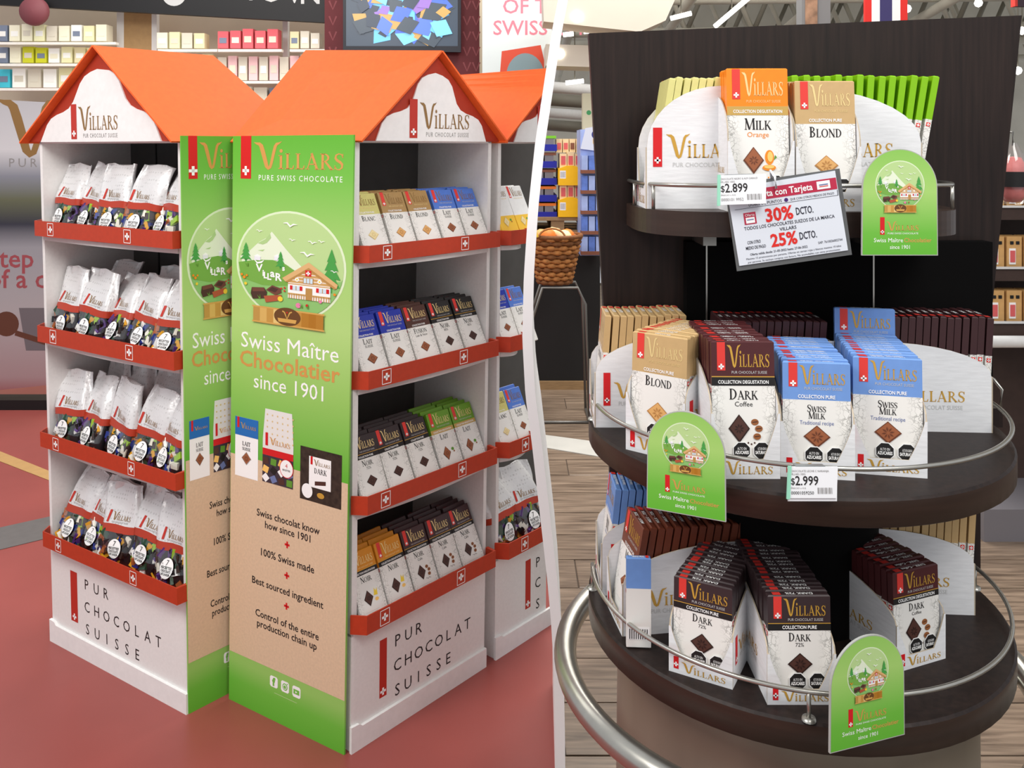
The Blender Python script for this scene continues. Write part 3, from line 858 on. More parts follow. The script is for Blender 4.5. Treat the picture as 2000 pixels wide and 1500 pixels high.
# right-hand market shelf with tan packs
M_dshelf = mat('dark_market_shelf', (62, 46, 40), 0.6, var=0.1)
t = thing('market_shelf', 'dark market shelf unit behind the right edge of the board', 'shelf', (W(1985, 0, 3.3).x + 0.1, 3.3, 0))
X0 = W(1905, 0, 3.3).x - t.location.x; X1 = X0 + 0.75
zs = [W(0, py, 3.3).z for py in (402, 520, 625)]
mb = MB(); mb.box(X0, 0.25, 0, X1, 0.3, W(0, 300, 3.3).z - 0.2, M_dshelf); part('back_panel', mb.mesh('back_panel'), t)
for z in zs:
    mb = MB(); mb.box(X0, -0.04, z - 0.05, X1, 0.25, z, M_dshelf); part('shelf_board', mb.mesh('shelf_board'), t)
    mb = MB(); mb.box(X0, -0.05, z - 0.004, X1, -0.04, z + 0.004, M_inside); part('price_rail', mb.mesh('price_rail'), t)
mb = MB(); mb.tube([(X0, -0.1, zs[2] - 0.06), (X1, -0.1, zs[2] - 0.06)], 0.022, M_inside, 12); part('bumper_rail', mb.mesh('bumper_rail'), t)
mb = MB(); mb.box(X0, -0.06, 0.0, X1, 0.25, 0.12, M_greyp); part('base', mb.mesh('base'), t)
M_tan2 = mat('tan_pack', (206, 160, 100), 0.6, var=0.08, scale=40)
for r, z in enumerate(zs):
    for k in range(5):
        mb = MB(); h = 0.115
        mb.box(-0.028, 0, 0, 0.028, 0.07, h, M_tan2); mb.box(-0.02, -0.003, 0.01, 0.004, 0, 0.07, P_white); mb.box(-0.017, -0.005, 0.018, 0.001, -0.003, 0.062, M_pinkt)
        for q in range(2): mb.box(-0.016 + q * 0.022, -0.003, 0.085, -0.004 + q * 0.022, 0, 0.097, M_blk)
        o = part('tan_pack', mb.mesh('tan_pack'), None, (t.location.x + X0 + 0.07 + k * 0.066, 3.3 - 0.02, z))
        tag(o, 'tan pack with a pink label, %s from the board on the %s shelf' % (ORD[k], ['top', 'middle', 'bottom'][r]), 'package', 'tan packs on the market shelf')
# clear bottle-shaped packs behind the right board edge
def clear_mat():
    m = bpy.data.materials.new('clear_film'); m.use_nodes = True
    nt = m.node_tree; nt.nodes.remove(nt.nodes['Principled BSDF'])
    out = nt.nodes['Material Output']
    tr = nt.nodes.new('ShaderNodeBsdfTransparent'); gl = nt.nodes.new('ShaderNodeBsdfGlossy'); gl.inputs['Roughness'].default_value = 0.08
    lw = nt.nodes.new('ShaderNodeLayerWeight'); lw.inputs[0].default_value = 0.25
    mx = nt.nodes.new('ShaderNodeMixShader')
    mp = nt.nodes.new('ShaderNodeMath'); mp.operation = 'MULTIPLY_ADD'; mp.inputs[1].default_value = 0.5; mp.inputs[2].default_value = 0.05
    nt.links.new(lw.outputs['Facing'], mp.inputs[0]); nt.links.new(mp.outputs[0], mx.inputs[0])
    nt.links.new(tr.outputs[0], mx.inputs[1]); nt.links.new(gl.outputs[0], mx.inputs[2]); nt.links.new(mx.outputs[0], out.inputs[0])
    return m
M_film = clear_mat()
M_ham = mat('pink_filling', (206, 120, 116), 0.5, var=0.2, scale=30)
for k, (px, py, s, lab) in enumerate([(1978, 400, 1.0, 'hanging clear pack with pink filling and dark label at the right edge'), (1940, 816, 0.62, 'clear round pack with green band behind the right end of the middle disc')]):
    o = W(px, py, 1.62) if k == 0 else W(1945, 835, 1.5) + Vector((-0.006, 0.06, 0.033))
    t = thing('clear_pack', lab, 'package', o)
    hh = 0.115 * s
    mb = MB(); mb.lathe([(0.0, 0), (0.018 * s, 0.002), (0.026 * s, 0.02 * s), (0.027 * s, 0.07 * s), (0.018 * s, 0.095 * s), (0.008 * s, hh)], M_film, 20); part('film', mb.mesh('film'), t)
    mb = MB(); mb.lathe([(0.0, 0.004), (0.014 * s, 0.006), (0.022 * s, 0.02 * s), (0.023 * s, 0.068 * s), (0.014 * s, 0.088 * s), (0.0, 0.09 * s)], M_ham, 20); part('filling', mb.mesh('filling'), t)
    mb = MB(); mb.lathe([(0.0278 * s, 0.034 * s), (0.0278 * s, 0.062 * s)], M_blk if k == 0 else mat('green_band', (60, 130, 60), 0.5), 20); part('label_band', mb.mesh('label_band'), t)
    if k == 0:
        mb = MB(); mb.tube([(0, 0, hh - 0.005), (0, 0.0, hh + 0.02), (0.0, 0.06, hh + 0.022)], 0.002, M_wire, 6); part('hanger', mb.mesh('hanger'), t)
        pr = thing('hanging_peg', 'thin wire peg behind the board holding the hanging clear pack', 'peg', (W(1925, 0, 1.425).x, 1.424, o.z + hh + 0.02))
        mb = MB(); mb.tube([(0, 0, 0), (0, o.y + 0.06 - 1.424, 0.002), (o.x - pr.location.x, o.y + 0.06 - 1.424, 0.002)], 0.003, M_wire, 8); part('rod', mb.mesh('rod'), pr)
        mb = MB(); mb.box(-0.015, -0.002, -0.015, 0.015, 0.002, 0.015, M_wire); part('plate', mb.mesh('plate'), pr)
# ------------------------------------------------------------------ chocolate bars
def wrapper_white():
    m = bpy.data.materials.new('wrapper_white'); m.use_nodes = True
    nt = m.node_tree; b = nt.nodes['Principled BSDF']; b.inputs['Roughness'].default_value = 0.42
    tc = nt.nodes.new('ShaderNodeTexCoord')
    nz = nt.nodes.new('ShaderNodeTexNoise'); nz.inputs['Scale'].default_value = 60; nz.inputs['Detail'].default_value = 2
    mxv = nt.nodes.new('ShaderNodeMixRGB'); mxv.inputs[0].default_value = 0.03
    nt.links.new(tc.outputs['Object'], nz.inputs['Vector']); nt.links.new(tc.outputs['Object'], mxv.inputs[1]); nt.links.new(nz.outputs['Color'], mxv.inputs[2])
    vo = nt.nodes.new('ShaderNodeTexVoronoi'); vo.feature = 'DISTANCE_TO_EDGE'; vo.inputs['Scale'].default_value = 150
    nt.links.new(mxv.outputs[0], vo.inputs['Vector'])
    lt = nt.nodes.new('ShaderNodeMath'); lt.operation = 'LESS_THAN'; lt.inputs[1].default_value = 0.05
    nt.links.new(vo.outputs['Distance'], lt.inputs[0])
    sp = nt.nodes.new('ShaderNodeSeparateXYZ'); nt.links.new(tc.outputs['Object'], sp.inputs[0])
    ab = nt.nodes.new('ShaderNodeMath'); ab.operation = 'ABSOLUTE'; nt.links.new(sp.outputs[0], ab.inputs[0])
    mr = nt.nodes.new('ShaderNodeMapRange'); mr.inputs['From Min'].default_value = 0.022; mr.inputs['From Max'].default_value = 0.036; nt.links.new(ab.outputs[0], mr.inputs['Value'])
    mu = nt.nodes.new('ShaderNodeMath'); mu.operation = 'MULTIPLY'; nt.links.new(lt.outputs[0], mu.inputs[0]); nt.links.new(mr.outputs[0], mu.inputs[1])
    m2 = nt.nodes.new('ShaderNodeMath'); m2.operation = 'MULTIPLY'; m2.inputs[1].default_value = 0.65; nt.links.new(mu.outputs[0], m2.inputs[0])
    mx = nt.nodes.new('ShaderNodeMixRGB'); mx.inputs[1].default_value = lin((236, 234, 228)); mx.inputs[2].default_value = lin((140, 138, 132))
    nt.links.new(m2.outputs[0], mx.inputs[0]); nt.links.new(mx.outputs[0], b.inputs['Base Color'])
    return m
M_wrap = wrapper_white()
CH_milk = mat('milk_chocolate', (156, 92, 58), 0.45); CH_dark = mat('dark_chocolate', (78, 48, 40), 0.45)
CH_blond = mat('blond_chocolate', (222, 170, 104), 0.45); CH_white = mat('white_chocolate', (240, 222, 168), 0.45)
CH_milkd = mat('milk_chocolate_edge', (110, 60, 38), 0.45); CH_darkd = mat('dark_chocolate_edge', (48, 28, 24), 0.45)
CH_blondd = mat('blond_chocolate_edge', (186, 130, 70), 0.45); CH_whited = mat('white_chocolate_edge', (222, 196, 132), 0.45)
CH = {'milk': (CH_milk, CH_milkd), 'dark': (CH_dark, CH_darkd), 'blond': (CH_blond, CH_blondd), 'white': (CH_white, CH_whited)}
P_or = mat('print_orange', (240, 140, 30), 0.5); P_org = mat('print_pale_orange', (250, 200, 110), 0.5); P_bean = mat('print_bean', (150, 92, 50), 0.5)
P_yel = mat('print_yellow', (240, 208, 60), 0.5); P_leaf = mat('print_leaf', (96, 150, 50), 0.5); P_strred = mat('print_stripe_red', (222, 60, 52), 0.45)
P_blue = mat('print_blue_grey', (110, 124, 170), 0.5)

STY = {
 'blond': dict(rgb=(198, 166, 116), logo=P_goldlt, col='COLLECTION PURE', name=['BLOND'], sub=None, ch='blond', word='blond tan', top='BLOND'),
 'coffee': dict(rgb=(78, 34, 36), logo=P_gold, col='COLLECTION DEGUSTATION', band=True, name=['DARK'], sub='Coffee', ch='dark', gar='bean', word='maroon', top='DARK - Coffee'),
 'dark72': dict(rgb=(58, 44, 46), logo=P_gold, col='COLLECTION PURE', band=True, name=['DARK'], sub='72%', ch='dark', word='black brown', top='DARK 72%'),
 'swiss': dict(rgb=(112, 152, 214), logo=P_gold, col='COLLECTION PURE', name=['SWISS', 'MILK'], sub='Traditional recipe', ch='milk', word='light blue', top='Traditional recipe - SWISS MILK'),
 'orange': dict(rgb=(248, 136, 24), logo=P_goldlt, col='COLLECTION DEGUSTATION', gband=True, name=['MILK'], sub='Orange', subm=P_or, ch='milk', gar='orange', word='orange', top='MILK - Orange'),
 'pale': dict(rgb=(218, 214, 138), logo=P_gold, col='COLLECTION PURE', name=['BLANC'], sub=None, ch='white', word='pale yellow', top='BLANC'),
 'lime': dict(rgb=(128, 188, 8), logo=P_goldlt, col='COLLECTION DEGUSTATION', gband=True, name=['LAIT'], sub=None, ch='milk', gar='leaf', word='lime green', top='LAIT'),
 'brown': dict(rgb=(112, 56, 38), logo=P_gold, col='COLLECTION PURE', name=['MILK'], sub=None, ch='milk', word='red brown', top='MILK - 72%'),
 'blackrow': dict(rgb=(62, 34, 36), logo=P_gold, col='COLLECTION PURE', band=True, name=['DARK'], sub=None, ch='dark', word='dark plum', top='DARK'),
 # left displays
 'l_blanc': dict(rgb=(206, 200, 120), logo=P_bronze, col='COLLECTION PURE', name=['BLANC'], sub=None, ch='white', word='pale yellow green', top='', plain=True),
 'l_blond': dict(rgb=(170, 136, 84), logo=P_bronze, col='COLLECTION PURE', name=['BLOND'], sub=None, ch='blond', word='tan gold', top='', plain=True),
 'l_lait': dict(rgb=(82, 122, 206), logo=P_bronze, col='COLLECTION PURE', name=['LAIT'], sub='SUISSE', ch='milk', word='sky blue', top='', plain=True),
 'l_royal': dict(rgb=(34, 54, 166), logo=P_goldlt, col='COLLECTION PURE', name=['LAIT'], sub='SUISSE', ch='milk', word='royal blue', top='', plain=True),
 'l_fusion': dict(rgb=(78, 48, 40), logo=P_goldlt, col='COLLECTION PURE', name=['FUSION'], sub='Lait & Noir', ch='milk', word='dark brown', top='', plain=True),
 'l_noir': dict(rgb=(40, 38, 38), logo=P_goldlt, col='COLLECTION PURE', band=True, name=['NOIR'], sub='85%', ch='dark', word='black', top='', plain=True),
 'l_noir72': dict(rgb=(54, 44, 46), logo=P_goldlt, col='COLLECTION PURE', band=True, name=['NOIR'], sub='72%', ch='dark', word='charcoal plum', top='', plain=True),
 'l_green': dict(rgb=(106, 156, 40), logo=P_goldlt, col='COLLECTION DEGUSTATION', gband=True, name=['LAIT'], sub=None, ch='milk', gar='leaf', word='leaf green', top='', plain=True),
 'l_amber': dict(rgb=(216, 140, 32), logo=P_goldlt, col='COLLECTION DEGUSTATION', band=True, name=['NOIR'], sub=None, ch='dark', gar='yellow', word='amber', top='', plain=True),
 'l_noircafe': dict(rgb=(66, 44, 46), logo=P_goldlt, col='COLLECTION DEGUSTATION', band=True, name=['NOIR'], sub='Cafe', ch='dark', gar='bean', word='brown black', top='', plain=True),
 'l_white': dict(rgb=(238, 238, 236), logo=P_bronze, col='', name=[], sub=None, ch='white', gar='leaf', word='white', top='', plain=True, yellow=True),
}
_bm = {}
def bar_mesh(sty, w, h, t):
    key = ('bar', sty, w, h, t)
    if key in _bm: return _bm[key]
    S = STY[sty]
    mh = mat('wrapper_' + sty, S['rgb'], 0.38, var=0.03, scale=90)
    wh = mat('wrapper_yellow_foot', (244, 196, 60), 0.45) if S.get('yellow') else M_wrap
    zh = h * (0.45 if S.get('yellow') else 0.66)
    mb = MB(); x = w / 2; c = 0.0016
    def ring(z, i=0.0): return [(-x + i, i, z), (x - i, i, z), (x - i, t - i, z), (-x + i, t - i, z)]
    rows = [ring(0, c), ring(c), ring(zh), ring(h - c), ring(h, c)]
    mb.grid(rows, lambda i: wh if i < 2 else mh, closed=True, smooth=False)
    mb.face(rows[0][::-1], wh); mb.face(rows[-1], mh)
    _bm[key] = mb.mesh('bar_' + sty)
    return _bm[key]

def choc_square(A, cx, cy, r, kind, rhomb=1.0):
    a, d = CH[kind]
    A.p([(cx - r, cy), (cx, cy - r * 0.9 * rhomb), (cx + r, cy), (cx, cy + r * 0.9 * rhomb)], d, 1)
    k = 0.86
    A.p([(cx - r * k, cy + r * 0.04), (cx, cy - r * 0.86 * k * rhomb), (cx + r * k, cy + r * 0.04), (cx, cy + r * 0.95 * k * rhomb)], a, 2)
    for j in range(8):
        an = j * math.pi / 4 + 0.2
        ux, uy = math.cos(an), math.sin(an)
        A.p([(cx + ux * r * .1, cy + uy * r * .1), (cx + ux * r * .28 - uy * r * .07, cy + uy * r * .28 + ux * r * .07), (cx + ux * r * .48, cy + uy * r * .46), (cx + ux * r * .28 + uy * r * .07, cy + uy * r * .28 - ux * r * .07)], d, 3)

def front_print(sty, w, h, octs):
    key = ('front', sty, w, h, octs)
    if key in _bm: return _bm[key]
    S = STY[sty]; A = Art()
    zh = h * 0.66
    hh = h - zh
    # red stripe with cross
    sx0, sx1 = -0.41 * w, -0.28 * w
    A.p(rc(sx0, zh + hh * 0.34, sx1, h - 0.0012), P_strred)
    A.cross((sx0 + sx1) / 2, zh + hh * 0.43, w * 0.085, P_white, 1)
    A.villars(-0.25 * w, zh + hh * 0.42, 0.68 * w, S['logo'], 0, sy=hh * 1.9 / (0.68 * w))
    A.text('PUR CHOCOLAT SUISSE', 0.1 * w, zh + hh * 0.27, w * 0.06, P_lgrey if S['rgb'][0] < 120 else P_goldlt, width=0.56 * w)
    bh = hh * 0.19
    if S.get('band'): A.p(rc(-w / 2, zh, w / 2, zh + bh), P_black); A.p(rc(-w / 2, zh + bh, w / 2, zh + bh * 1.12), P_gold, 0)
    if S.get('gband'): A.p(rc(-w / 2, zh, w / 2, zh + bh), mat('print_band_gold', (196, 160, 84), 0.4))
    if S['col']: A.text(S['col'], 0, zh + bh * 0.25, w * 0.075, P_white, 1, bold=0.02, width=w * (0.8 if 'DEG' in S['col'] else 0.55))
    y = zh - h * 0.105
    for i, s in enumerate(S['name']):
        A.serif(s, 0, y, h * (0.066 if len(S['name']) == 1 else 0.05), P_black, 0, first=1.25, sx=0.9)
        y -= h * 0.062
    y += h * 0.062
    if S['sub']:
        A.text(S['sub'], 0, y - h * 0.052, h * 0.052, S.get('subm') or (P_blue if sty == 'swiss' else P_black), 0, width=(0.5 * w if len(S['sub']) > 8 else None))
    cy = h * 0.335
    g_ = S.get('gar')
    cx = -0.08 * w if g_ else 0.0
    choc_square(A, cx, cy, w * (0.17 if g_ else 0.2), S['ch'], 1.45 if g_ else 0.95)
    if g_ == 'orange':
        A.circ(0.18 * w, cy + 0.05 * w, 0.075 * w, P_or, 0, 0.12 * w); A.circ(0.19 * w, cy + 0.06 * w, 0.045 * w, P_org, 1, 0.085 * w)
        A.circ(0.17 * w, cy - 0.12 * w, 0.11 * w, P_or, 2, 0.05 * w); A.circ(0.17 * w, cy - 0.105 * w, 0.085 * w, P_org, 3, 0.03 * w); A.p([(0.25 * w, cy), (0.3 * w, cy + 0.05 * w), (0.27 * w, cy + 0.09 * w)], P_leaf, 1)
        for k in range(5): A.circ(-0.02 * w + 0.06 * w * k, cy - 0.26 * w - 0.02 * w * (k % 2), 0.014 * w, P_or)
    elif g_ == 'bean':
        for k, (bx, by) in enumerate([(0.17, 0.1), (0.23, 0.0), (0.2, -0.12)]): A.circ(bx * w, cy + by * w, 0.06 * w, P_bean, k, 0.05 * w); A.p(stroke([(bx * w - 0.04 * w, cy + by * w), (bx * w + 0.04 * w, cy + by * w + 0.01 * w)], 0.012 * w), CH_dark, k + 1)
        for k in range(4): A.circ(0.06 * w + 0.05 * w * k, cy - 0.22 * w - 0.02 * w * (k % 2), 0.014 * w, CH_dark)
    elif g_ == 'yellow':
        A.p([(0.12 * w, cy + .02 * w), (0.26 * w, cy), (0.28 * w, cy + 0.2 * w), (0.22 * w, cy + 0.12 * w), (0.18 * w, cy + 0.22 * w), (0.15 * w, cy + .1 * w)], P_yel); A.circ(0.2 * w, cy - 0.1 * w, 0.07 * w, P_org, 0, 0.05 * w)
    elif g_ == 'leaf':
        A.circ(0.2 * w, cy + 0.08 * w, 0.06 * w, P_leaf, 0, 0.05 * w); A.circ(0.24 * w, cy - 0.0 * w, 0.03 * w, P_bean, 1)
    if octs:
        def octa(ox, oy, r, t1, t2):
            pts = lambda q: [(ox + q * math.cos(math.pi / 8 + k * math.pi / 4), oy + q * math.sin(math.pi / 8 + k * math.pi / 4)) for k in range(8)]
            A.p(pts(r * 1.1), P_white, 4); A.p(pts(r), P_black, 5)
            A.text(t1, ox, oy + r * 0.12, r * 0.42, P_white, 6, width=r * 1.05); A.text(t2, ox, oy - r * 0.34, r * 0.5, P_white, 6, bold=0.03, width=r * 1.6)
        r = 0.135 * w
        octa(-0.05 * w, h * 0.17, r, 'ALTO EN', 'AZUCARES'); octa(0.27 * w, h * 0.17, r, 'ALTO EN GRASAS', 'SATURADAS')
        octa(0.29 * w, h * 0.03, r, 'ALTO EN', 'CALORIAS'); A.circ(0.05 * w, h * 0.05, 0.07 * w, P_goldlt, 0, 0.03 * w)
    else:
        A.p(rc(-0.28 * w, h * 0.16, 0.2 * w, h * 0.163), P_lgrey); A.p(rc(-0.2 * w, h * 0.14, 0.12 * w, h * 0.143), P_lgrey)
    _bm[key] = A.mesh('print_' + sty)
    return _bm[key]

def edge_print(sty, w, h, t):
    """stripe, cross mark and small words on the top and side edges"""
    key = ('edge', sty, w, h, t)
    if key in _bm: return _bm[key]
    S = STY[sty]
    A = Art(); A.p(rc(-0.41 * w, 0.001, -0.28 * w, t - 0.001), P_strred)
    if S['top']:
        # words on the top edge read from behind, as printed on the pack
        B = Art(); B.text(S['top'], 0, 0, t * 0.75, P_white, 0, width=min(0.5 * w, len(S['top']) * 0.055 * w), bold=0.02)
        for p, m_, l_ in B.items:
            A.items.append(([(-u + 0.02 * w, t * 0.8 - v) for u, v in p], m_, 0))
    me1 = A.mesh('top', lambda u, v, q: (u, v, h + q))
    C = Art(); zc = h * 0.62; s = t * 0.62
    for sd in (-1, 1):
        C.p(rc(t / 2 - s / 2, zc - s / 2, t / 2 + s / 2, zc + s / 2), P_strred); C.cross(t / 2, zc, s * 0.7, P_white, 1)
    n = len(C.items) // 2
    L = Art(); L.items = C.items[:n]; R = Art(); R.items = C.items[n:]
    me2 = L.mesh('l', lambda u, v, q: (-w / 2 - q, u, v)); me3 = R.mesh('r', lambda u, v, q: (w / 2 + q, u, v))
    vs, fs, mi, mats = [], [], [], []
    for me in (me1, me2, me3):
        o = len(vs); vs += [tuple(v.co) for v in me.vertices]
        for p in me.polygons:
            m_ = me.materials[p.material_index]
            if m_ not in mats: mats.append(m_)
            fs.append(tuple(o + i for i in p.vertices)); mi.append(mats.index(m_))
    me = bpy.data.meshes.new('edge_print'); me.from_pydata(vs, [], fs)
    for m_ in mats: me.materials.append(m_)
    me.polygons.foreach_set('material_index', mi); me.update()
    _bm[key] = me
    return me

def make_bar(sty, w, h, t, M, label, group, front=False, octs=False):
    o = bpy.data.objects.new('chocolate_bar', bar_mesh(sty, w, h, t))
    COL.objects.link(o); o.matrix_world = M
    tag(o, label, 'chocolate bar', group)
    if front:
        part('front_print', front_print(sty, w, h, octs), o)
    part('edge_print', edge_print(sty, w, h, t), o)
    return o

# ------------------------------------------------------------------ snow-globe artwork
G = {k: mat('globe_' + k, c, 0.5) for k, c in dict(sky=(186, 216, 146), sky2=(170, 206, 128), rim=(222, 238, 200), snow=(230, 240, 214), shade=(176, 208, 140), hill=(118, 172, 72), ground=(140, 194, 112), tree=(72, 160, 72), house=(236, 236, 244), wood=(206, 162, 98), wood2=(186, 140, 76), wall=(250, 248, 246), glass=(206, 228, 240), pink=(232, 130, 170), choc1=(74, 46, 40), choc2=(112, 66, 54), choc3=(176, 86, 56), medal=(104, 66, 30), gold=(212, 164, 84)).items()}
M_goldgrad_cache = {}
def globe(A, cx, cy, s, sx=1.0, base=0):
    A.at(cx, cy, s * sx, s, base)
    A.circ(0, 0, 1.03, G['rim'], 0, n=48); A.circ(0, 0, 0.99, G['sky'], 1, n=48)
    inside = lambda pts: [(u, v) if math.hypot(u, v) < 0.985 else (u * 0.985 / math.hypot(u, v), v * 0.985 / math.hypot(u, v)) for u, v in pts]
    A.p(inside([(-0.95, 0.1), (-0.75, 0.23), (-0.58, 0.4), (-0.42, 0.5), (-0.33, 0.62), (-0.24, 0.52), (-0.05, 0.3), (0.14, 0.1), (0.36, -0.12), (0.2, -0.4), (-0.8, -0.3)]), G['snow'], 2)
    A.p([(-0.6, 0.38), (-0.45, 0.47), (-0.36, 0.58), (-0.34, 0.5), (-0.42, 0.4), (-0.5, 0.36)], G['shade'], 3)
    A.p([(-0.6, 0.24), (-0.46, 0.27), (-0.5, 0.23)], G['shade'], 3)
    A.p(inside([(-0.97, -0.2)] + [(0.985 * math.cos(math.radians(a)), 0.985 * math.sin(math.radians(a))) for a in range(195, 352, 6)] + [(0.95, -0.2), (0.4, -0.3)]), G['ground'], 3)
    A.p(inside([(-0.98, -0.02), (-0.8, 0.02), (-0.6, 0.06), (-0.3, 0.08), (-0.05, 0.02), (0.15, -0.1), (0.26, -0.22), (0.1, -0.36), (-0.2, -0.4), (-0.5, -0.42), (-0.92, -0.32)]), G['hill'], 4)
    for hx, hy, hs in ((-0.66, 0.05, 0.12), (-0.27, 0.08, 0.12)):
        A.p(rc(hx, hy, hx + hs, hy + hs * .6), G['house'], 5); A.p([(hx - 0.02, hy + hs * .6), (hx + hs / 2, hy + hs), (hx + hs + 0.02, hy + hs * .6)], P_white, 5)
    for tx, tb, tt, hw in ((-0.83, 0.0, 0.38, 0.12), (-0.15, -0.08, 0.26, 0.1), (0.78, -0.42, 0.38, 0.2)):
        n = 4; hgt = tt - tb
        for k in range(n):
            y0 = tb + hgt * (0.1 + 0.2 * k); y1 = y0 + hgt * 0.38 if k < n - 1 else tt; ww = hw * (1 - 0.2 * k)
            pts = [(tx - ww, y0), (tx - ww * 0.4, y0 + 0.02), (tx, y0 - 0.01), (tx + ww * 0.4, y0 + 0.02), (tx + ww, y0), (tx, y1)]
            A.p(inside(pts), G['tree'], 5 + k * 0.2)
        A.p(rc(tx - 0.015, tb, tx + 0.015, tb + hgt * 0.15), G['tree'], 5)
    for bx, by, bs in ((0.03, 0.77, 0.13), (-0.56, 0.62, 0.06), (0.07, 0.49, 0.06), (0.44, 0.47, 0.08), (0.6, 0.5, 0.06), (0.35, 0.24, 0.13), (0.83, -0.03, 0.06)):
        A.p(stroke([(bx - bs, by + bs * .25), (bx - bs * .45, by + bs * .28), (bx, by - bs * .2), (bx + bs * .45, by + bs * .12), (bx + bs, by + bs * .1)], [0.01, bs * .22, bs * .26, bs * .22, 0.005]), P_white, 7)
    # cow made of letters
    for ch, ux, uy, sz in (('V', -0.56, -0.16, .2), ('i', -0.48, -0.24, .17), ('L', -0.43, -0.28, .17), ('L', -0.36, -0.3, .17), ('a', -0.3, -0.24, .2), ('R', -0.18, -0.3, .2), ('s', -0.09, -0.1, .14)):
        A.text(ch, ux, uy, sz, P_white, 6, bold=0.03)
    A.p(stroke([(-0.66, 0.06), (-0.6, 0.0), (-0.52, 0.02), (-0.47, 0.06)], [0.01, 0.035, 0.035, 0.01]), P_white, 6)
    # chalet
    A.p(rc(0.0, -0.6, 0.77, -0.2), G['wall'], 7)
    A.p([(0.0, -0.34), (0.77, -0.34), (0.77, -0.2), (0.39, 0.06), (0.0, -0.2)], G['wood'], 7.4)
    for k in range(6):
        yy = -0.32 + 0.06 * k; hwid = min(0.38, 0.37 - (yy + 0.2) * 1.35 if yy > -0.2 else 0.38)
        A.p(rc(0.385 - hwid, yy, 0.385 + hwid, yy + 0.012), G['wall'], 7.7)
    A.p([(-0.11, -0.24), (0.38, 0.1), (0.9, -0.26), (0.88, -0.33), (0.38, 0.0), (-0.05, -0.3)], mat('globe_roof', (220, 178, 120), 0.5), 8)
    A.p([(-0.05, -0.3), (0.38, 0.0), (0.88, -0.33), (0.84, -0.35), (0.38, -0.05), (0.0, -0.31)], G['wood2'], 8.3)
    A.p(rc(0.32, -0.16, 0.43, -0.05), P_red, 9); A.cross(0.375, -0.105, 0.075, P_white, 9.5)
    A.p(rc(0.28, -0.3, 0.47, -0.19), G['wood2'], 9); 
    for k in range(3): A.p(rc(0.295 + 0.058 * k, -0.29, 0.34 + 0.058 * k, -0.2), G['glass'], 9.5)
    for fx in (0.17, 0.58): A.circ(fx, -0.24, 0.04, P_white, 9, n=8); A.circ(fx, -0.24, 0.018, P_yel, 9.5, n=8)
    for wx in (0.04, 0.52):
        A.p(rc(wx, -0.44, wx + 0.05, -0.36), P_red, 9); A.p(rc(wx + 0.18, -0.44, wx + 0.23, -0.36), P_red, 9); A.p(rc(wx + 0.05, -0.44, wx + 0.18, -0.36), G['glass'], 9); A.p(rc(wx + 0.108, -0.44, wx + 0.122, -0.36), G['wood2'], 9.5)
    A.p(rc(0.33, -0.6, 0.45, -0.38), G['wood2'], 9)
    for xa, xb in ((0.0, 0.33), (0.45, 0.77)):
        A.p(rc(xa, -0.53, xb, -0.5), G['wood'], 9.5)
        k = xa + 0.02
        while k < xb: A.p(rc(k, -0.6, k + 0.018, -0.51), G['wood'], 9.5); k += 0.045
    # chocolates, flowers
    A.p([(-0.72, -0.6), (-0.7, -0.48), (-0.46, -0.46), (-0.4, -0.54), (-0.42, -0.66), (-0.68, -0.7)], G['choc1'], 8); A.p([(-0.7, -0.48), (-0.46, -0.46), (-0.44, -0.53), (-0.68, -0.56)], G['choc2'], 8.5)
    A.p([(-0.42, -0.5), (-0.3, -0.4), (-0.14, -0.44), (-0.12, -0.52), (-0.24, -0.58)], G['choc2'], 8); A.p([(-0.38, -0.5), (-0.3, -0.43), (-0.18, -0.46), (-0.24, -0.53)], G['choc1'], 8.5)
    A.p([(-0.46, -0.62), (-0.12, -0.56), (-0.1, -0.66), (-0.42, -0.74)], G['choc3'], 9)
    A.circ(-0.14, -0.64, 0.05, P_yel, 9.5, n=10)
    for fx, fy, m_, r_ in ((-0.85, -0.3, P_or, .03), (-0.9, -0.25, P_or, .025), (-0.8, -0.26, P_or, .022), (-0.82, -0.42, P_yel, .03), (-0.12, -0.44, P_red, .018), (-0.06, -0.42, P_red, .018), (-0.06, -0.48, P_red, .018), (0.2, -0.72, G['pink'], .05), (0.36, -0.7, P_red, .025), (0.6, -0.6, G['pink'], .03), (0.85, -0.44, P_or, .025)):
        A.circ(fx, fy, r_, m_, 10, n=8)
    for fx, fy in ((-0.55, -0.68), (0.25, -0.76), (0.36, -0.76), (-0.8, -0.08)):
        A.p([(fx, fy), (fx - 0.04, fy + 0.07), (fx + 0.01, fy + 0.02), (fx + 0.02, fy + 0.09), (fx + 0.03, fy)], P_leaf, 10)
    # gold foot with medallion
    n = 10
    for k in range(n):
        f0, f1 = k / n, (k + 1) / n
        tone = [(200, 154, 80), (226, 184, 104), (206, 156, 76), (240, 208, 132), (246, 222, 150), (226, 184, 104), (204, 150, 66), (188, 130, 44), (182, 122, 36), (190, 132, 48)][k]
        A.p(rc(-0.66 + 1.32 * f0, -1.13, -0.66 + 1.32 * f1, -0.83), mat('foil_%d' % k, tone, 0.4, 0.2), 11)
    A.p(rc(-0.68, -1.14, 0.68, -1.11), G['gold'], 11.5); A.p(rc(-0.68, -0.85, 0.68, -0.82), G['gold'], 11.5)
    A.circ(0, -0.96, 0.25, G['medal'], 12, 0.17, n=28)
    A.p(stroke([(-0.09, -0.86), (-0.05, -0.88), (0, -1.0), (0.05, -0.88), (0.09, -0.86)], 0.025), G['gold'], 13); A.p([(-0.18, -1.0), (0.18, -1.0), (0.16, -1.07), (-0.16, -1.07)], G['gold'], 13)
    A.circ(0, -0.88, 0.015, P_red, 13.5, n=8)
    A.at()

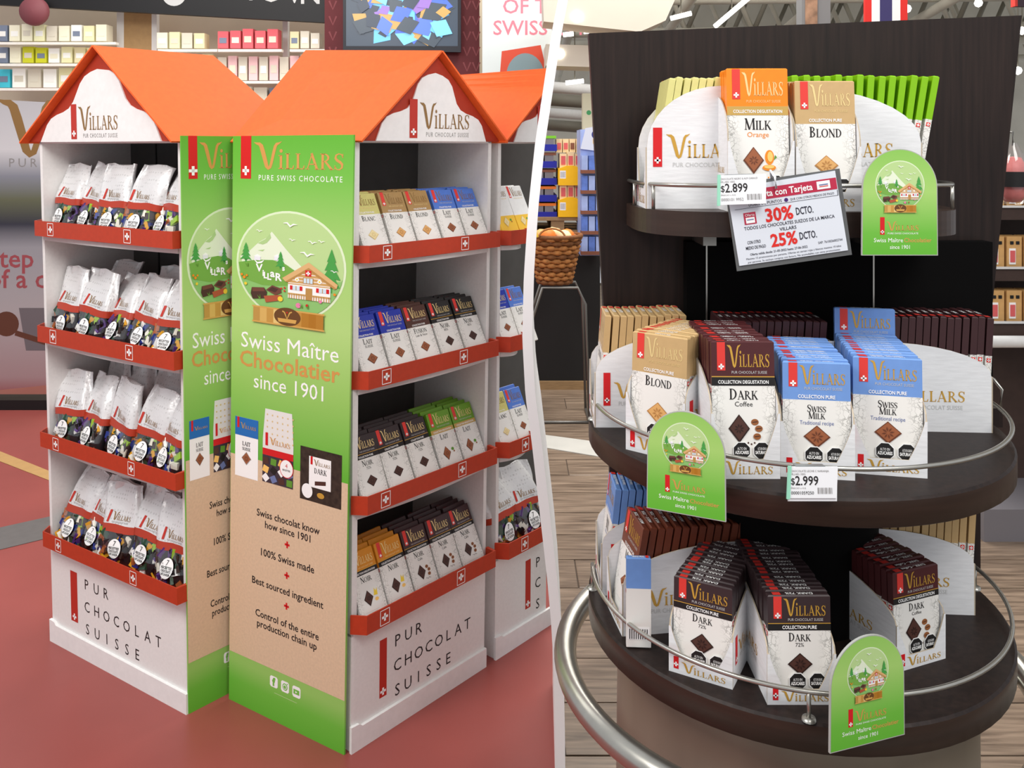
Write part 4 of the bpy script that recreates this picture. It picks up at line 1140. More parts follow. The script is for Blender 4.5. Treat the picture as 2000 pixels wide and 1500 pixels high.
# ------------------------------------------------------------------ chalet displays
WTOP = 1.487
class Display:
    def __init__(self, P0, P1, lean0, lean1, label, name='chalet_display'):
        self.P0 = Vector(P0); d = Vector(P1) - self.P0
        self.wd = d.length; self.rz = math.atan2(d.y, d.x)
        self.t = thing(name, label, 'display stand', self.P0, (0, 0, self.rz))
        # in-plane lean: shift along the face so that the top edge shows dX further across
        ks = [math.cos(self.rz) - (p.x / p.y) * math.sin(self.rz) for p in (Vector(P0), Vector(P1))]
        self.l = (lean0 / ks[0], lean1 / ks[1])
        self.M = Matrix.Translation(self.P0) @ Matrix.Rotation(self.rz, 4, 'Z')
        self.right_end = None
    def w(self, x, y, z):
        k = z / WTOP * (self.l[0] + (self.l[1] - self.l[0]) * x / self.wd)
        return Vector((x + k, y, z))
    def put(self, name, mb, parent=None):
        if isinstance(mb, MB):
            mb.v = [tuple(self.w(*v)) for v in mb.v]; me = mb.mesh(name)
        else: me = mb
        return part(name, me, parent or self.t)
    def art(self, name, A, parent=None, y=0.0):
        me = A.mesh(name, lambda u, v, t: tuple(self.w(u, y - t, v)))
        return part(name, me, parent or self.t)
    def world(self, x, y, z):
        return self.M @ self.w(x, y, z)
    def local_of_px(self, px, y, z):
        """x on the plane y=const that shows at picture column px"""
        lo, hi = -0.3, 1.5
        for _ in range(40):
            m = (lo + hi) / 2; p = self.world(m, y, z)
            if 1000 + FPX * p.x / p.y < px: lo = m
            else: hi = m
        return lo

def flag_art(A, x, z, s):
    for a in (rc(x - s / 2, z - s * .62, x + s / 2, z - s * .56), rc(x - s / 2, z + s * .56, x + s / 2, z + s * .62), rc(x - s / 2, z - s * .62, x - s / 2 + s * .06, z + s * .62), rc(x + s / 2 - s * .06, z - s * .62, x + s / 2, z + s * .62)):
        A.p(a, P_white)
    A.cross(x, z, s * 0.62, P_white)

def gable_outline(xl, xr, xa, z0, za, inset):
    """wavy bargeboard inner edge: white field under the roof"""
    n = 14
    pts = []
    for side in (0, 1):
        seq = range(n + 1) if side == 0 else range(n - 1, -1, -1)
        for k in seq:
            f = 0.9 * k / n
            xe = (xl if side == 0 else xr); x = xe + (xa - xe) * f; z = z0 + (za - z0) * f
            wv = inset * (0.95 + 0.42 * math.sin(f * math.pi * 4.4 + 0.5))
            dx, dz = (xa - xe), (za - z0); l = math.hypot(dx, dz)
            nx, nz = (dz / l, -abs(dx) / l) if side == 0 else (-dz / l, -abs(dx) / l)
            pts.append((x + nx * wv, max(z0, z + nz * wv)))
    return pts

def build_display(D, trays, depth, eave, ridge_dir, ridge_len, apex, right_cut=None, tray_flags=(0.16, 0.72), wall_r=True, textx=(0, 1, 0, 1)):
    wd = D.wd; th = 0.012
    R = right_cut or (lambda y, z0, z1: wd)
    top = WTOP
    # sides
    def side_box(x0, x1, z0, z1, m):
        mb = MB(); mb.box(x0, 0, z0, x1, depth, z1, m); return mb
    zb = trays[3][1]
    D.put('side_panel', side_box(0, th, zb - 0.01, top, M_base))
    if wall_r: D.put('side_panel', side_box(wd - th, wd, zb - 0.01, top, M_base))
    # back, possibly with a bowed end against the partition
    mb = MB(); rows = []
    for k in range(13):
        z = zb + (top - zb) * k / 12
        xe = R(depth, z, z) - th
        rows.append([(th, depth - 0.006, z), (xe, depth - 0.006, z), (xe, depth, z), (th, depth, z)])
    mb.grid(rows, M_backshade, closed=True, smooth=False, capm=M_backshade)
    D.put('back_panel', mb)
    mb = MB(); xs_ = wd * 0.22; mb.box(xs_, depth - 0.009, zb, xs_ + 0.004, depth - 0.006, top, mat('seam_dark', (40, 40, 40), 0.8)); D.put('back_seam', mb)
    # base
    e = R(0, 0, zb)
    mb = MB(); mb.box(0, 0, 0.0, e, depth, zb - 0.004, M_base); bo = D.put('base', mb)
    e2 = R(0, 0, 0.09)
    mb = MB(); mb.prism([(-0.004, 0), (e2 + 0.002, 0), (e2 + 0.002, 0.052), (0.03, 0.054), (0.02, 0.062), (-0.004, 0.064)], lambda u, v, t: (u, t, v), -0.008, 0.0, M_white); D.put('plinth', mb)
    A = Art(); s0, s1, x0, x1 = textx
    A.p(rc(s0, 0.088, s1, 0.232), P_redb); A.cross((s0 + s1) / 2, 0.102, 0.018, P_white, 1)
    D.art('flag_stripe', A, bo)
    pitch = (x1 - x0) / 7.6
    for i, wd_ in enumerate(('PUR', 'CHOCOLAT', 'SUISSE')):
        for j, ch in enumerate(wd_):
            B = Art(); xx = x0 + j * pitch
            B.text(ch, xx + pitch * 0.3, 0.196 - 0.063 * i, 0.042, P_black, sx=0.95)
            if right_cut and max(q[0] for it in B.items for q in it[0]) > e - 0.004: continue
            D.art('letter', B, bo)
    # shelves and red trays
    for i, (zt, zl) in enumerate(trays):
        e = R(-0.03, zl - 0.02, zt)
        mb = MB()
        if i < 3:
            n = 8; pl = [(th, depth - 0.008)] + [(th + (e - 2 * th) * k / n, -0.004 - 0.016 * math.sin(math.pi * k / n)) for k in range(n + 1)] + [(e - th, depth - 0.008)]
            mb.prism(pl, lambda u, v, t: (u, v, t), zl - 0.016, zl - 0.003, M_inside); D.put('shelf_board', mb)
        pl = [(-0.004, 0.0), (0.02, -0.034), (e + (0.006 if not right_cut else 0), -0.034), (e + (0.01 if not right_cut else 0), 0.0)]
        pin = [(0.0, 0.0), (0.022, -0.031), (e - 0.001, -0.031), (e, 0.0)]
        mb = MB(); mb.prism(pl + pin[::-1], lambda u, v, t: (u, v, t), zl, zt, M_redcard); mb.box(0.022, -0.03, zl, e - 0.002, depth - 0.01, zl + 0.003, M_redcard)
        tr = D.put('tray', mb)
        for f in tray_flags:
            if f * wd < e - 0.02:
                A = Art(); flag_art(A, f * wd, (zt + zl) / 2, (zt - zl) * 0.66); D.art('flag_mark', A, tr, -0.0345)
    # top board and gable
    e = R(0, top - 0.02, top)
    mb = MB(); mb.box(0, 0.0, top - 0.008, e, depth, top, M_base); D.put('top_board', mb)
    xl, xr, xa = eave[0], eave[1], apex[0]
    za = apex[1]; z0 = top
    cut = (lambda pts: [(min(u, R(0, v, v)), v) for u, v in pts]) if right_cut else (lambda p: p)
    def dens(poly, n=10):
        out = []
        for (a, b), (c, d) in zip(poly, poly[1:] + poly[:1]):
            for k in range(n): out.append((a + (c - a) * k / n, b + (d - b) * k / n))
        return out
    mb = MB(); mb.prism(cut(dens([(xl, z0 - 0.004), (xr, z0 - 0.004), (xa, za)])), lambda u, v, t: (u, t, v), -0.006, 0.0, M_redtrim); gb = D.put('gable_trim', mb)
    mb = MB(); mb.prism(cut(dens(gable_outline(xl, xr, xa, z0 - 0.004, za, 0.034), 2)), lambda u, v, t: (u, t, v), -0.010, -0.006, M_white); gw = D.put('gable_panel', mb)
    A = Art(); lx = xl + (xr - xl) * 0.33
    A.p(rc(lx, z0 + 0.004, lx + 0.026, z0 + 0.105), P_redb); A.cross(lx + 0.013, z0 + 0.02, 0.017, P_white, 1)
    A.villars(lx + 0.034, z0 + 0.03, 0.178, P_bronze, 0, sy=1.45)
    A.text('PUR CHOCOLAT SUISSE', lx + 0.056, z0 + 0.008, 0.017, P_grey, align='l', width=0.152, track=1.3)
    if right_cut: A.items = [it for it in A.items if max(q[0] for q in it[0]) < R(0, z0 + .1, z0 + .1) - 0.002]
    D.art('gable_logo', A, gw, -0.0102)
    # roof slopes, running back from the gable
    inv = Matrix.Rotation(-D.rz, 3, 'Z'); rd = inv @ Vector((ridge_dir[0], ridge_dir[1], 0))
    oh = 0.03
    for sname, xe in (('l', xl), ('r', xr)):
        a = Vector((xa, 0, za + 0.004)) - rd * oh; b = Vector((xe, 0, z0 - 0.008)) - rd * oh
        c = b + rd * (ridge_len[1] + oh); d = a + rd * (ridge_len[0] + oh); d.z += ridge_len[2]
        nrm = (b - a).cross(d - a).normalized()
        if nrm.z < 0: nrm = -nrm
        if right_cut:
            lim = R(0, z0, za)
            quad = []
            n = 12
            rows = []
            for k in range(n + 1):
                f = k / n
                p, q = a + (b - a) * f, d + (c - d) * f
                rows.append((p, q))
            mb = MB()
            if sname == 'r':
                continue
            mb.grid([[p, q, q + nrm * 0.005, p + nrm * 0.005] for p, q in [(cutp(D, p), q) for p, q in rows]], M_orange, closed=True, smooth=False, capm=M_orange)
        else:
            mb = MB(); mb.grid([[a, b, c, d], [a + nrm * 0.005, b + nrm * 0.005, c + nrm * 0.005, d + nrm * 0.005]], M_orange, closed=True, smooth=False, capm=M_orange)
        D.put('roof_slope', mb)

def cutp(D, p):
    """keep a roof point behind the bowed partition"""
    q = D.M @ D.w(*p)
    py = HZ - (q.z - CAMH) * FPX / q.y
    lim = band_left(py) + 9
    if 1000 + FPX * q.x / q.y > lim:
        p = p.copy(); p.x = D.local_of_px(lim, p.y, p.z)
    return p

TR1 = [(1.250, 1.205), (0.940, 0.893), (0.628, 0.585), (0.337, 0.294)]
TR2 = [(1.228, 1.186), (0.923, 0.879), (0.621, 0.576), (0.333, 0.287)]
F1 = floor_at(368, 1393); LB = floor_at(104, 1250)
F2b = floor_at(685, 1470); RB = floor_at(945, 1301)
F2g = floor_at(672, 1475); P2 = floor_at(447, 1365)
Rdir = (RB - F2b).normalized(); Ldir = (P2 - F2g).normalized()
topX = lambda px, q: (px - 1000) * q.y / FPX - q.x
DA = Display(LB, F1, topX(77, LB), topX(353, F1), 'chalet-roofed white display of silver chocolate bags on the left')
build_display(DA, TR1, 0.30, (-0.05, DA.wd + 0.004), Rdir, (0.334, 0.40, 0.0), (DA.wd * 0.5, 1.745), textx=[DA.local_of_px(p_, 0, 0.13) for p_ in (139, 152, 165, 316)])
DB = Display(F2b, RB, topX(692, F2b), topX(960, RB), 'chalet-roofed white display of chocolate bars in the centre of the left shop')
build_display(DB, TR2, 0.30, (-0.004, DB.wd + 0.03), Ldir, (0.46, 0.43, 0.03), (DB.wd * 0.53, 1.715), textx=[DB.local_of_px(p_, 0, 0.13) for p_ in (741, 755, 770, 918)])
# rear display, standing against the partition
gap = 0.045
C0 = RB + Rdir * gap
DC = Display(C0, C0 + Rdir * 0.47, topX(982, C0) - (970 - 1000) * 0, topX(982, C0), 'rear chalet display half hidden behind the white partition', 'chalet_display')
DC.l = (0.016, 0.02)
def cut3(y, z0, z1):
    best = 9
    for k in range(5):
        z = z0 + (z1 - z0) * k / 4
        p = DC.world(0.15, y, z); 
        # iterate: the column of the partition depends on the row, which depends on depth
        x = 0.15
        for _ in range(6):
            p = DC.world(x, y, z); py = HZ - (p.z - CAMH) * FPX / p.y
            x = DC.local_of_px(band_left(py) + 9, y, z)
        best = min(best, x)
    return best
TR3 = [(1.228, 1.186), (0.923, 0.879), (0.621, 0.576), (0.333, 0.287)]
build_display(DC, TR3, 0.26, (-0.004, 0.50), Ldir, (0.36, 0.36, 0.0), (0.25, 1.70), right_cut=cut3, wall_r=False, textx=[DC.local_of_px(1026, 0, 0.13), DC.local_of_px(1036, 0, 0.13), DC.local_of_px(1046, 0, 0.13), DC.local_of_px(1046, 0, 0.13) + 0.26], tray_flags=(0.19,))

# ------------------------------------------------------------------ green corner panels
M_green = ramp_mat('green_panel_print', 'Z', [(0.0, (96, 180, 48)), (0.06, (110, 188, 62)), (0.11, (150, 200, 100)), (0.13, (150, 200, 100)), (0.655, (92, 178, 46)), (0.85, (150, 200, 96)), (1.02, (178, 214, 126)), (1.25, (156, 204, 106)), (1.40, (112, 188, 66)), (1.497, (94, 178, 46))], 0.55)
M_kraft = mat('kraft_print', (218, 190, 158), 0.7, var=0.06, scale=160)
def corner_panel(D, parent, A0, A1, lean0, lean1, sx, label):
    d = A1 - A0; wd = d.length; rz = math.atan2(d.y, d.x); HT = 1.497
    k0, k1 = [l_ / (math.cos(rz) - (p.x / p.y) * math.sin(rz)) for p, l_ in ((A0, lean0), (A1, lean1))]
    f = lambda u, v, t: (u + (k0 + (k1 - k0) * u / wd) * v / HT, t, v)
    ob = MB(); ob.prism([(0, 0), (wd, 0), (wd, HT), (0, HT)], f, 0, 0.005, M_green)
    o = part('corner_panel', ob.mesh('corner_panel'), parent)
    o.matrix_parent_inverse = parent_inv(parent)
    o.location = A0; o.rotation_euler = (0, 0, rz)
    o['label'] = label
    A = Art(); S = sx
    A.p(rc(0.001, 0.131, wd - 0.001, 0.657), M_kraft)
    A.p(rc(0.030 * S, 1.385, 0.068 * S, HT), P_red, 0); A.cross(0.049 * S, 1.406, 0.024, P_white, 1)
    A.villars(0.078 * S, 1.412, 0.305 * S, P_copper, 0, sy=0.86 / S)
    A.text('PURE SWISS CHOCOLATE', 0.096 * S, 1.382, 0.02, P_white, align='l', width=0.28 * S, track=1.3)
    globe(A, 0.205 * S, 1.168, 0.134, 1.36 * S)
    A.text('Swiss Maître', 0.205 * S, 0.944, 0.058, P_white, width=0.335 * S)
    A.text('Chocolatier', 0.205 * S, 0.895, 0.058, P_copper, bold=0.014, width=0.345 * S)
    A.text('since 1901', 0.205 * S, 0.843, 0.054, P_white, width=0.24 * S)
    # three pictured products
    x0, x1, z0, z1 = 0.018 * S, 0.103 * S, 0.602, 0.758
    A.p(rc(x0, z0, x1, z1), P_white, 1); A.p(rc(x0, z1 - 0.048, x1, z1), mat('print_blue', (30, 108, 184), 0.5), 2)
    A.p(rc(x0 + 0.008 * S, z1 - 0.028, x0 + 0.016 * S, z1), P_red, 3); A.villars(x0 + 0.02 * S, z1 - 0.028, 0.058 * S, P_gold, 3, sy=1.0)
    A.serif('LAIT', (x0 + x1) / 2, z0 + 0.083, 0.011, P_black, 3, sx=S); A.serif('SUISSE', (x0 + x1) / 2, z0 + 0.071, 0.008, P_black, 3, sx=S)
    A.at((x0 + x1) / 2, 0, S, 1); choc_square(A, 0, z0 + 0.05, 0.018, 'milk', 1.1); A.at()
    x0, x1, z0, z1 = 0.12 * S, 0.228 * S, 0.606, 0.795
    A.p([(x0, z0), (x1, z0), (x1, z0 + 0.11), (x1 - 0.006 * S, z1), (x0 + 0.008 * S, z1), (x0, z0 + 0.11)], mat('print_silver', (232, 230, 226), 0.5), 1)
    for i in range(6):
        for j in range(5): A.circ(x0 + (0.016 + 0.018 * i) * S, z1 - 0.014 - 0.016 * j, 0.0025, P_goldlt, 2, n=6)
    A.p(rc(x0, z0, x1, z0 + 0.07), mat('print_mix_dark', (60, 50, 60), 0.5), 2); A.p(rc(x0, z0 + 0.07, x1, z0 + 0.087), P_red, 2)
    for i in range(12):
        A.at(x0 + (0.012 + (i % 4) * 0.028) * S, z0 + 0.012 + (i // 4) * 0.022, S, 1); a_ = i * 1.3
        A.p([(0.014 * math.cos(a_ + k * 1.57), 0.012 * math.sin(a_ + k * 1.57)) for k in range(4)], [P_white, P_blue, CH_dark, P_leaf, P_org, P_black][i % 6], 3 + i * 0.1); A.at()
    A.circ(x1 - 0.022 * S, z0 + 0.048, 0.024 * S, P_red, 5, 0.024); A.circ(x1 - 0.022 * S, z0 + 0.048, 0.022 * S, P_white, 5.5, 0.022); A.text('4', x1 - 0.022 * S, z0 + 0.05, 0.016, P_red, 6, sx=S); A.text('RECETTES', x1 - 0.022 * S, z0 + 0.042, 0.006, P_black, 6, sx=S, bold=.03)
    A.p(rc(x0 + 0.01 * S, z0 + 0.095, x0 + 0.019 * S, z0 + 0.128), P_red, 3); A.villars(x0 + 0.024 * S, z0 + 0.1, 0.074 * S, P_copper, 3, sy=0.95)
    x0, x1, z0, z1 = 0.252 * S, 0.388 * S, 0.59, 0.722
    A.p(rc(x0, z0, x1, z1), mat('print_cocoa', (52, 42, 34), 0.5, var=0.5, scale=70), 1); A.p(rc(x0 + 0.03 * S, z0 + 0.036, x1 - 0.034 * S, z1 - 0.02), P_white, 2)
    A.p(rc(x0 + 0.035 * S, z1 - 0.04, x0 + 0.042 * S, z1 - 0.02), P_red, 3); A.villars(x0 + 0.045 * S, z1 - 0.04, 0.055 * S, P_bronze, 3); A.serif('DARK', (x0 + x1) / 2, z1 - 0.06, 0.013, P_black, 3, sx=S * .9)
    A.p([((x0 + x1) / 2 - 0.018 * S, z0 + 0.052), ((x0 + x1) / 2 + 0.018 * S, z0 + 0.058), ((x0 + x1) / 2 + 0.018 * S, z0 + 0.048), ((x0 + x1) / 2 - 0.018 * S, z0 + 0.042)], CH_dark, 3)
    A.circ(x0 + 0.025 * S, z0 + 0.024, 0.018 * S, P_white, 4, 0.018); A.circ(x0 + 0.07 * S, z0 + 0.02, 0.012 * S, P_gold, 4, 0.007)
    # claims on the kraft field
    for s, z, h in (('Swiss chocolat know', 0.513, 0.026), ('how since 1901', 0.487, 0.026), ('100% Swiss made', 0.413, 0.027), ('Best sourced ingredient', 0.334, 0.026), ('Control of the entire', 0.252, 0.026), ('production chain up', 0.226, 0.026)):
        A.text(s, 0.21 * S, z, h, P_black, 1, sx=S, bold=0.012)
    for z in (0.462, 0.384, 0.306): A.cross(0.21 * S, z, 0.017, P_red, 1)
    for i in range(3):
        cx = (0.168 + 0.04 * i) * S; cz = 0.1
        A.p([(cx + u * S, cz + v) for u, v in [(-0.014, -0.010), (-0.010, -0.014), (0.010, -0.014), (0.014, -0.010), (0.014, 0.010), (0.010, 0.014), (-0.010, 0.014), (-0.014, 0.010)]], P_white, 0)
        gm = mat('print_icon_green', (120, 192, 74), 0.55)
        if i == 0: A.text('f', cx, cz - 0.009, 0.027, gm, 1, bold=0.06, sx=S)
        elif i == 1: A.circ(cx, cz, 0.009 * S, gm, 1, 0.009); A.circ(cx, cz, 0.0065 * S, P_white, 2, 0.0065); A.circ(cx, cz, 0.0045 * S, gm, 3, 0.0045); A.circ(cx + 0.008 * S, cz + 0.009, 0.0018, gm, 1)
        else: A.p([(cx + u * S, cz + v) for u, v in [(-0.010, -0.006), (0.010, -0.006), (0.010, 0.006), (-0.010, 0.006)]], gm, 1); A.p([(cx - 0.003 * S, cz - 0.003), (cx + 0.004 * S, cz), (cx - 0.003 * S, cz + 0.003)], P_white, 2)
    A.p(rc(0.17 * S, 0.072, 0.25 * S, 0.0735), G['sky'], 0)
    me = A.mesh('panel_print', lambda u, v, t: f(u, v, -t))
    part('panel_print', me, o)
    # solid side behind the panel, closing the display
    return o

def parent_inv(p):
    M = Matrix.Translation(p.location) @ Matrix.Rotation(p.rotation_euler.z, 4, 'Z')
    return M.inverted()
# centre display: left-hand panel from P2 to F2g
corner_panel(DB, DB.t, P2, F2g, topX(455, P2), topX(691, F2g), 1.0, 'green and kraft printed corner panel with snow globe')
corner_panel(DA, DA.t, F1 + Vector((0.002, -0.004, 0)), F1 + Vector((0.002, -0.004, 0)) + Rdir * 0.27, topX(353, F1), topX(353, F1), 0.66, 'green and kraft printed corner panel, partly hidden')
# infill side wall of the centre display behind its green panel
mb = MB()
nl = Vector((-Ldir.y, Ldir.x, 0))
q = [F2b + Vector((0.004, 0.004, 0)), P2 + Vector((0.006, 0.008, 0))]
loc = [DB.M.inverted() @ p for p in q]
mb.prism([(loc[0].x, loc[0].y), (loc[1].x, loc[1].y), (loc[1].x + 0.01, loc[1].y), (loc[0].x + 0.01, loc[0].y)], lambda u, v, t: (u, v, t), 0, WTOP - 0.01, M_base)
DB.put('end_wall', mb)

# ------------------------------------------------------------------ bars on the centre and rear displays
BW, BH, BT = 0.083, 0.17, 0.010
def rack(D, trays, rows, ncol, x_first, step, deep, tilt, where, limit=None, bw=BW):
    for si, styles in enumerate(rows):
        zt, zl = trays[si]
        for ci, sty in enumerate(styles):
            x = x_first + ci * step
            if limit and x + 0 > limit(si): continue
            same = [i for i, s in enumerate(styles) if s == sty]
            pos = '' if len(same) == 1 else {0: 'left ', 1: 'right '}[same.index(ci)] if len(same) == 2 else ['left ', 'middle ', 'right '][same.index(ci)]
            for k in range(deep):
                y = -0.022 + 0.022 * k
                M = D.M @ Matrix.Translation(D.w(x, y, zl + 0.012 + 0.002 * (k > 0))) @ Matrix.Rotation(-math.radians(tilt + random.uniform(-1.2, 1.2)), 4, 'X') @ Matrix.Rotation(math.radians(random.uniform(-1, 1)), 4, 'Y')
                lab = '%s%s bar, %s in column, %s shelf, %s' % (pos, STY[sty]['word'], ['front', 'second', 'third', 'fourth', 'fifth'][k], ['top', 'second', 'third', 'bottom'][si], where)
                make_bar(sty, bw, BH, BT, M, lab, 'bars on the %s' % where, front=(k == 0))
rack(DB, TR2, [['l_blanc', 'l_blond', 'l_blond', 'l_lait', 'l_lait'], ['l_royal', 'l_royal', 'l_fusion', 'l_noir', 'l_noir'], ['l_noir72', 'l_noir72', 'l_noir72', 'l_green', 'l_green'], ['l_amber', 'l_amber', 'l_noircafe', 'l_noircafe', 'l_noircafe']], 5, 0.062, 0.0875, 4, 26, 'centre display')
rack(DC, TR3, [['l_white', 'l_white'], ['l_royal', 'l_lait'], ['l_blanc', 'l_lait']], 2, 0.047, 0.076, 2, 26, 'rear display', bw=0.072)

# ------------------------------------------------------------------ silver bags
M_bag = mat('silver_bag', (226, 226, 226), 0.28, 0.25, var=0.05, scale=70, bump=0.25)
def bag_mat():
    m = bpy.data.materials.new('silver_bag_pattern'); m.use_nodes = True
    nt = m.node_tree; b = nt.nodes['Principled BSDF']; b.inputs['Roughness'].default_value = 0.3; b.inputs['Metallic'].default_value = 0.15
    tc = nt.nodes.new('ShaderNodeTexCoord'); vo = nt.nodes.new('ShaderNodeTexVoronoi'); vo.inputs['Scale'].default_value = 95; vo.inputs['Randomness'].default_value = 0.15
    nt.links.new(tc.outputs['Object'], vo.inputs['Vector'])
    lt = nt.nodes.new('ShaderNodeMath'); lt.operation = 'LESS_THAN'; lt.inputs[1].default_value = 0.28; nt.links.new(vo.outputs['Distance'], lt.inputs[0])
    mu = nt.nodes.new('ShaderNodeMath'); mu.operation = 'MULTIPLY'; mu.inputs[1].default_value = 0.3; nt.links.new(lt.outputs[0], mu.inputs[0])
    mx = nt.nodes.new('ShaderNodeMixRGB'); mx.inputs[1].default_value = lin((222, 222, 222)); mx.inputs[2].default_value = lin((130, 128, 124))
    nt.links.new(mu.outputs[0], mx.inputs[0]); nt.links.new(mx.outputs[0], b.inputs['Base Color'])
    nz = nt.nodes.new('ShaderNodeTexNoise'); nz.inputs['Scale'].default_value = 28; nz.inputs['Detail'].default_value = 3; nt.links.new(tc.outputs['Object'], nz.inputs['Vector'])
    bp = nt.nodes.new('ShaderNodeBump'); bp.inputs['Strength'].default_value = 0.5; bp.inputs['Distance'].default_value = 0.006
    nt.links.new(nz.outputs['Fac'], bp.inputs['Height']); nt.links.new(bp.outputs[0], b.inputs['Normal'])
    return m
M_bagp = bag_mat()
M_bagdark = mat('bag_inner_dark', (34, 28, 32), 0.5)
sweet_cols = [(40, 34, 38), (28, 44, 120), (240, 236, 220), (220, 160, 40), (86, 52, 120), (150, 190, 50), (170, 96, 54), (24, 22, 24), (60, 44, 40), (230, 228, 224), (36, 70, 50), (22, 20, 22)]
SW = [mat('sweet_wrap_%d' % i, c, 0.3) for i, c in enumerate(sweet_cols)]
BAGW, BAGH = 0.138, 0.212
BAGS = []
def make_bag_variant(seed):
    r = random.Random(seed)
    n, rows = 28, 16
    ph = [r.uniform(0, 6.28) for _ in range(6)]; lean = r.uniform(-0.012, 0.012); slump = r.uniform(0.0, 0.02)
    def ring(f):
        z = BAGH * f
        w = BAGW * (0.96 + 0.08 * math.sin(min(f, 0.6) * 3) - 0.16 * max(0, f - 0.5))
        d = 0.062 * (1 if f < 0.35 else max(0.035, 1 - ((f - 0.35) / 0.62) ** 1.4))
        if f < 0.08: d *= 0.75 + 3 * f
        pts = []
        for j in range(n):
            a = 2 * math.pi * j / n; c, s = math.cos(a), math.sin(a)
            e = 0.62
            x = w / 2 * math.copysign(abs(c) ** e, c); y = d / 2 * math.copysign(abs(s) ** 0.8, s)
            am = 0.0045 * (0.4 + f)
            x += am * math.sin(3 * a + ph[0] + 4 * f) + lean * f * f * 3
            y += am * math.sin(4 * a + ph[1] + 7 * f) + slump * f * f + 0.003 * math.sin(9 * f + ph[2])
            pts.append((x, y, z + 0.004 * math.sin(x * 60 + ph[3]) * f))
        return pts
    fs = [0, 0.04, 0.1, 0.18, 0.26, 0.34, 0.40, 0.43, 0.49, 0.55, 0.62, 0.70, 0.78, 0.86, 0.94, 1.0]
    R_ = [ring(f) for f in fs]
    full = MB(); full.grid(R_, M_bag, closed=True, capm=M_bag)
    bv = BVHTree.FromPolygons([Vector(v) for v in full.v], full.f)
    up = MB(); up.grid(R_[8:], M_bagp, closed=True); up.face(R_[-1], M_bagp)
    bd = MB(); bd.grid(R_[6:9], mat('bag_band_red', (172, 52, 26), 0.4), closed=True)
    flm = MB(); flm.grid(R_[:7], M_film, closed=True)
    def shrink(ring_, k): return [(x * k, y * k, z) for x, y, z in ring_]
    core = MB(); core.grid([shrink(q, 0.84) for q in R_[:8]], M_bagdark, closed=True, capm=M_bagdark)
    sw = MB()
    for k in range(34):
        x = r.uniform(-0.05, 0.05); z = r.uniform(0.008, 0.08)
        h = bv.ray_cast(Vector((x, -0.2, z)), Vector((0, 1, 0)))
        if h[0] is None: continue
        y = h[0].y + 0.0065
        M = Matrix.Translation((x, y, z)) @ Matrix.Rotation(r.uniform(-0.5, 0.5), 4, 'Z') @ Matrix.Rotation(r.uniform(0, 3.1), 4, 'Y') @ Matrix.Rotation(r.uniform(-.4, .4), 4, 'X')
        sw.box(-0.014, -0.004, -0.009, 0.014, 0.004, 0.009, r.choice(SW), M)
    def drape(A, off):
        def fn(u, v, t):
            h = bv.ray_cast(Vector((u, -0.2, v)), Vector((0, 1, 0)))
            y = h[0].y if h[0] is not None else 0
            return (u, y - off - t, v)
        return fn
    st = Art(); lx = r.uniform(-0.012, 0.022)
    st.circ(lx, 0.046, 0.0235, P_black, 0, 0.0265); st.circ(lx, 0.046, 0.0225, P_white, 1, 0.0255)
    st.text('7', lx, 0.054, 0.018, P_black, 2); 
    for i, s in enumerate(('RECETTES', 'CHOCOLATS', 'LAIT & NOIR')): st.text(s, lx, 0.045 - i * 0.008, 0.0085, P_black, 2, bold=0.02, width=0.036 - 0.002 * i)
    st2 = st.mesh('sticker', drape(st, 0.003))
    lg = Art(); lg.p(rc(-0.044, 0.108, -0.036, 0.138), P_redb); lg.villars(-0.03, 0.115, 0.068, P_bronze, 0, sy=1.15); lg.text('PUR CHOCOLAT SUISSE', 0.004, 0.108, 0.006, P_grey, width=0.056)
    lg2 = lg.mesh('logo', drape(lg, 0.0012))
    return dict(pouch=up.mesh('pouch'), band=bd.mesh('band'), film=flm.mesh('film'), core=core.mesh('core'), sweets=sw.mesh('sweets'), sticker=st2, logo=lg2)
BAGS = [make_bag_variant(11 + i) for i in range(6)]
def make_bag(M, label, group, vi):
    v = BAGS[vi % len(BAGS)]
    t = bpy.data.objects.new('chocolate_bag', None); t.empty_display_size = 0.02; COL.objects.link(t); t.matrix_world = M
    tag(t, label, 'chocolate bag', group)
    part('pouch', v['pouch'], t); part('logo_print', v['logo'], t); part('band', v['band'], t)
    c = part('inner_pouch', v['core'], t)
    s = part('wrapped_chocolates', v['sweets'], t); s['kind'] = 'stuff'
    part('clear_window', v['film'], t); part('sticker', v['sticker'], t)
    return t
shelfname = ['top', 'second', 'third', 'bottom']
vi = 0
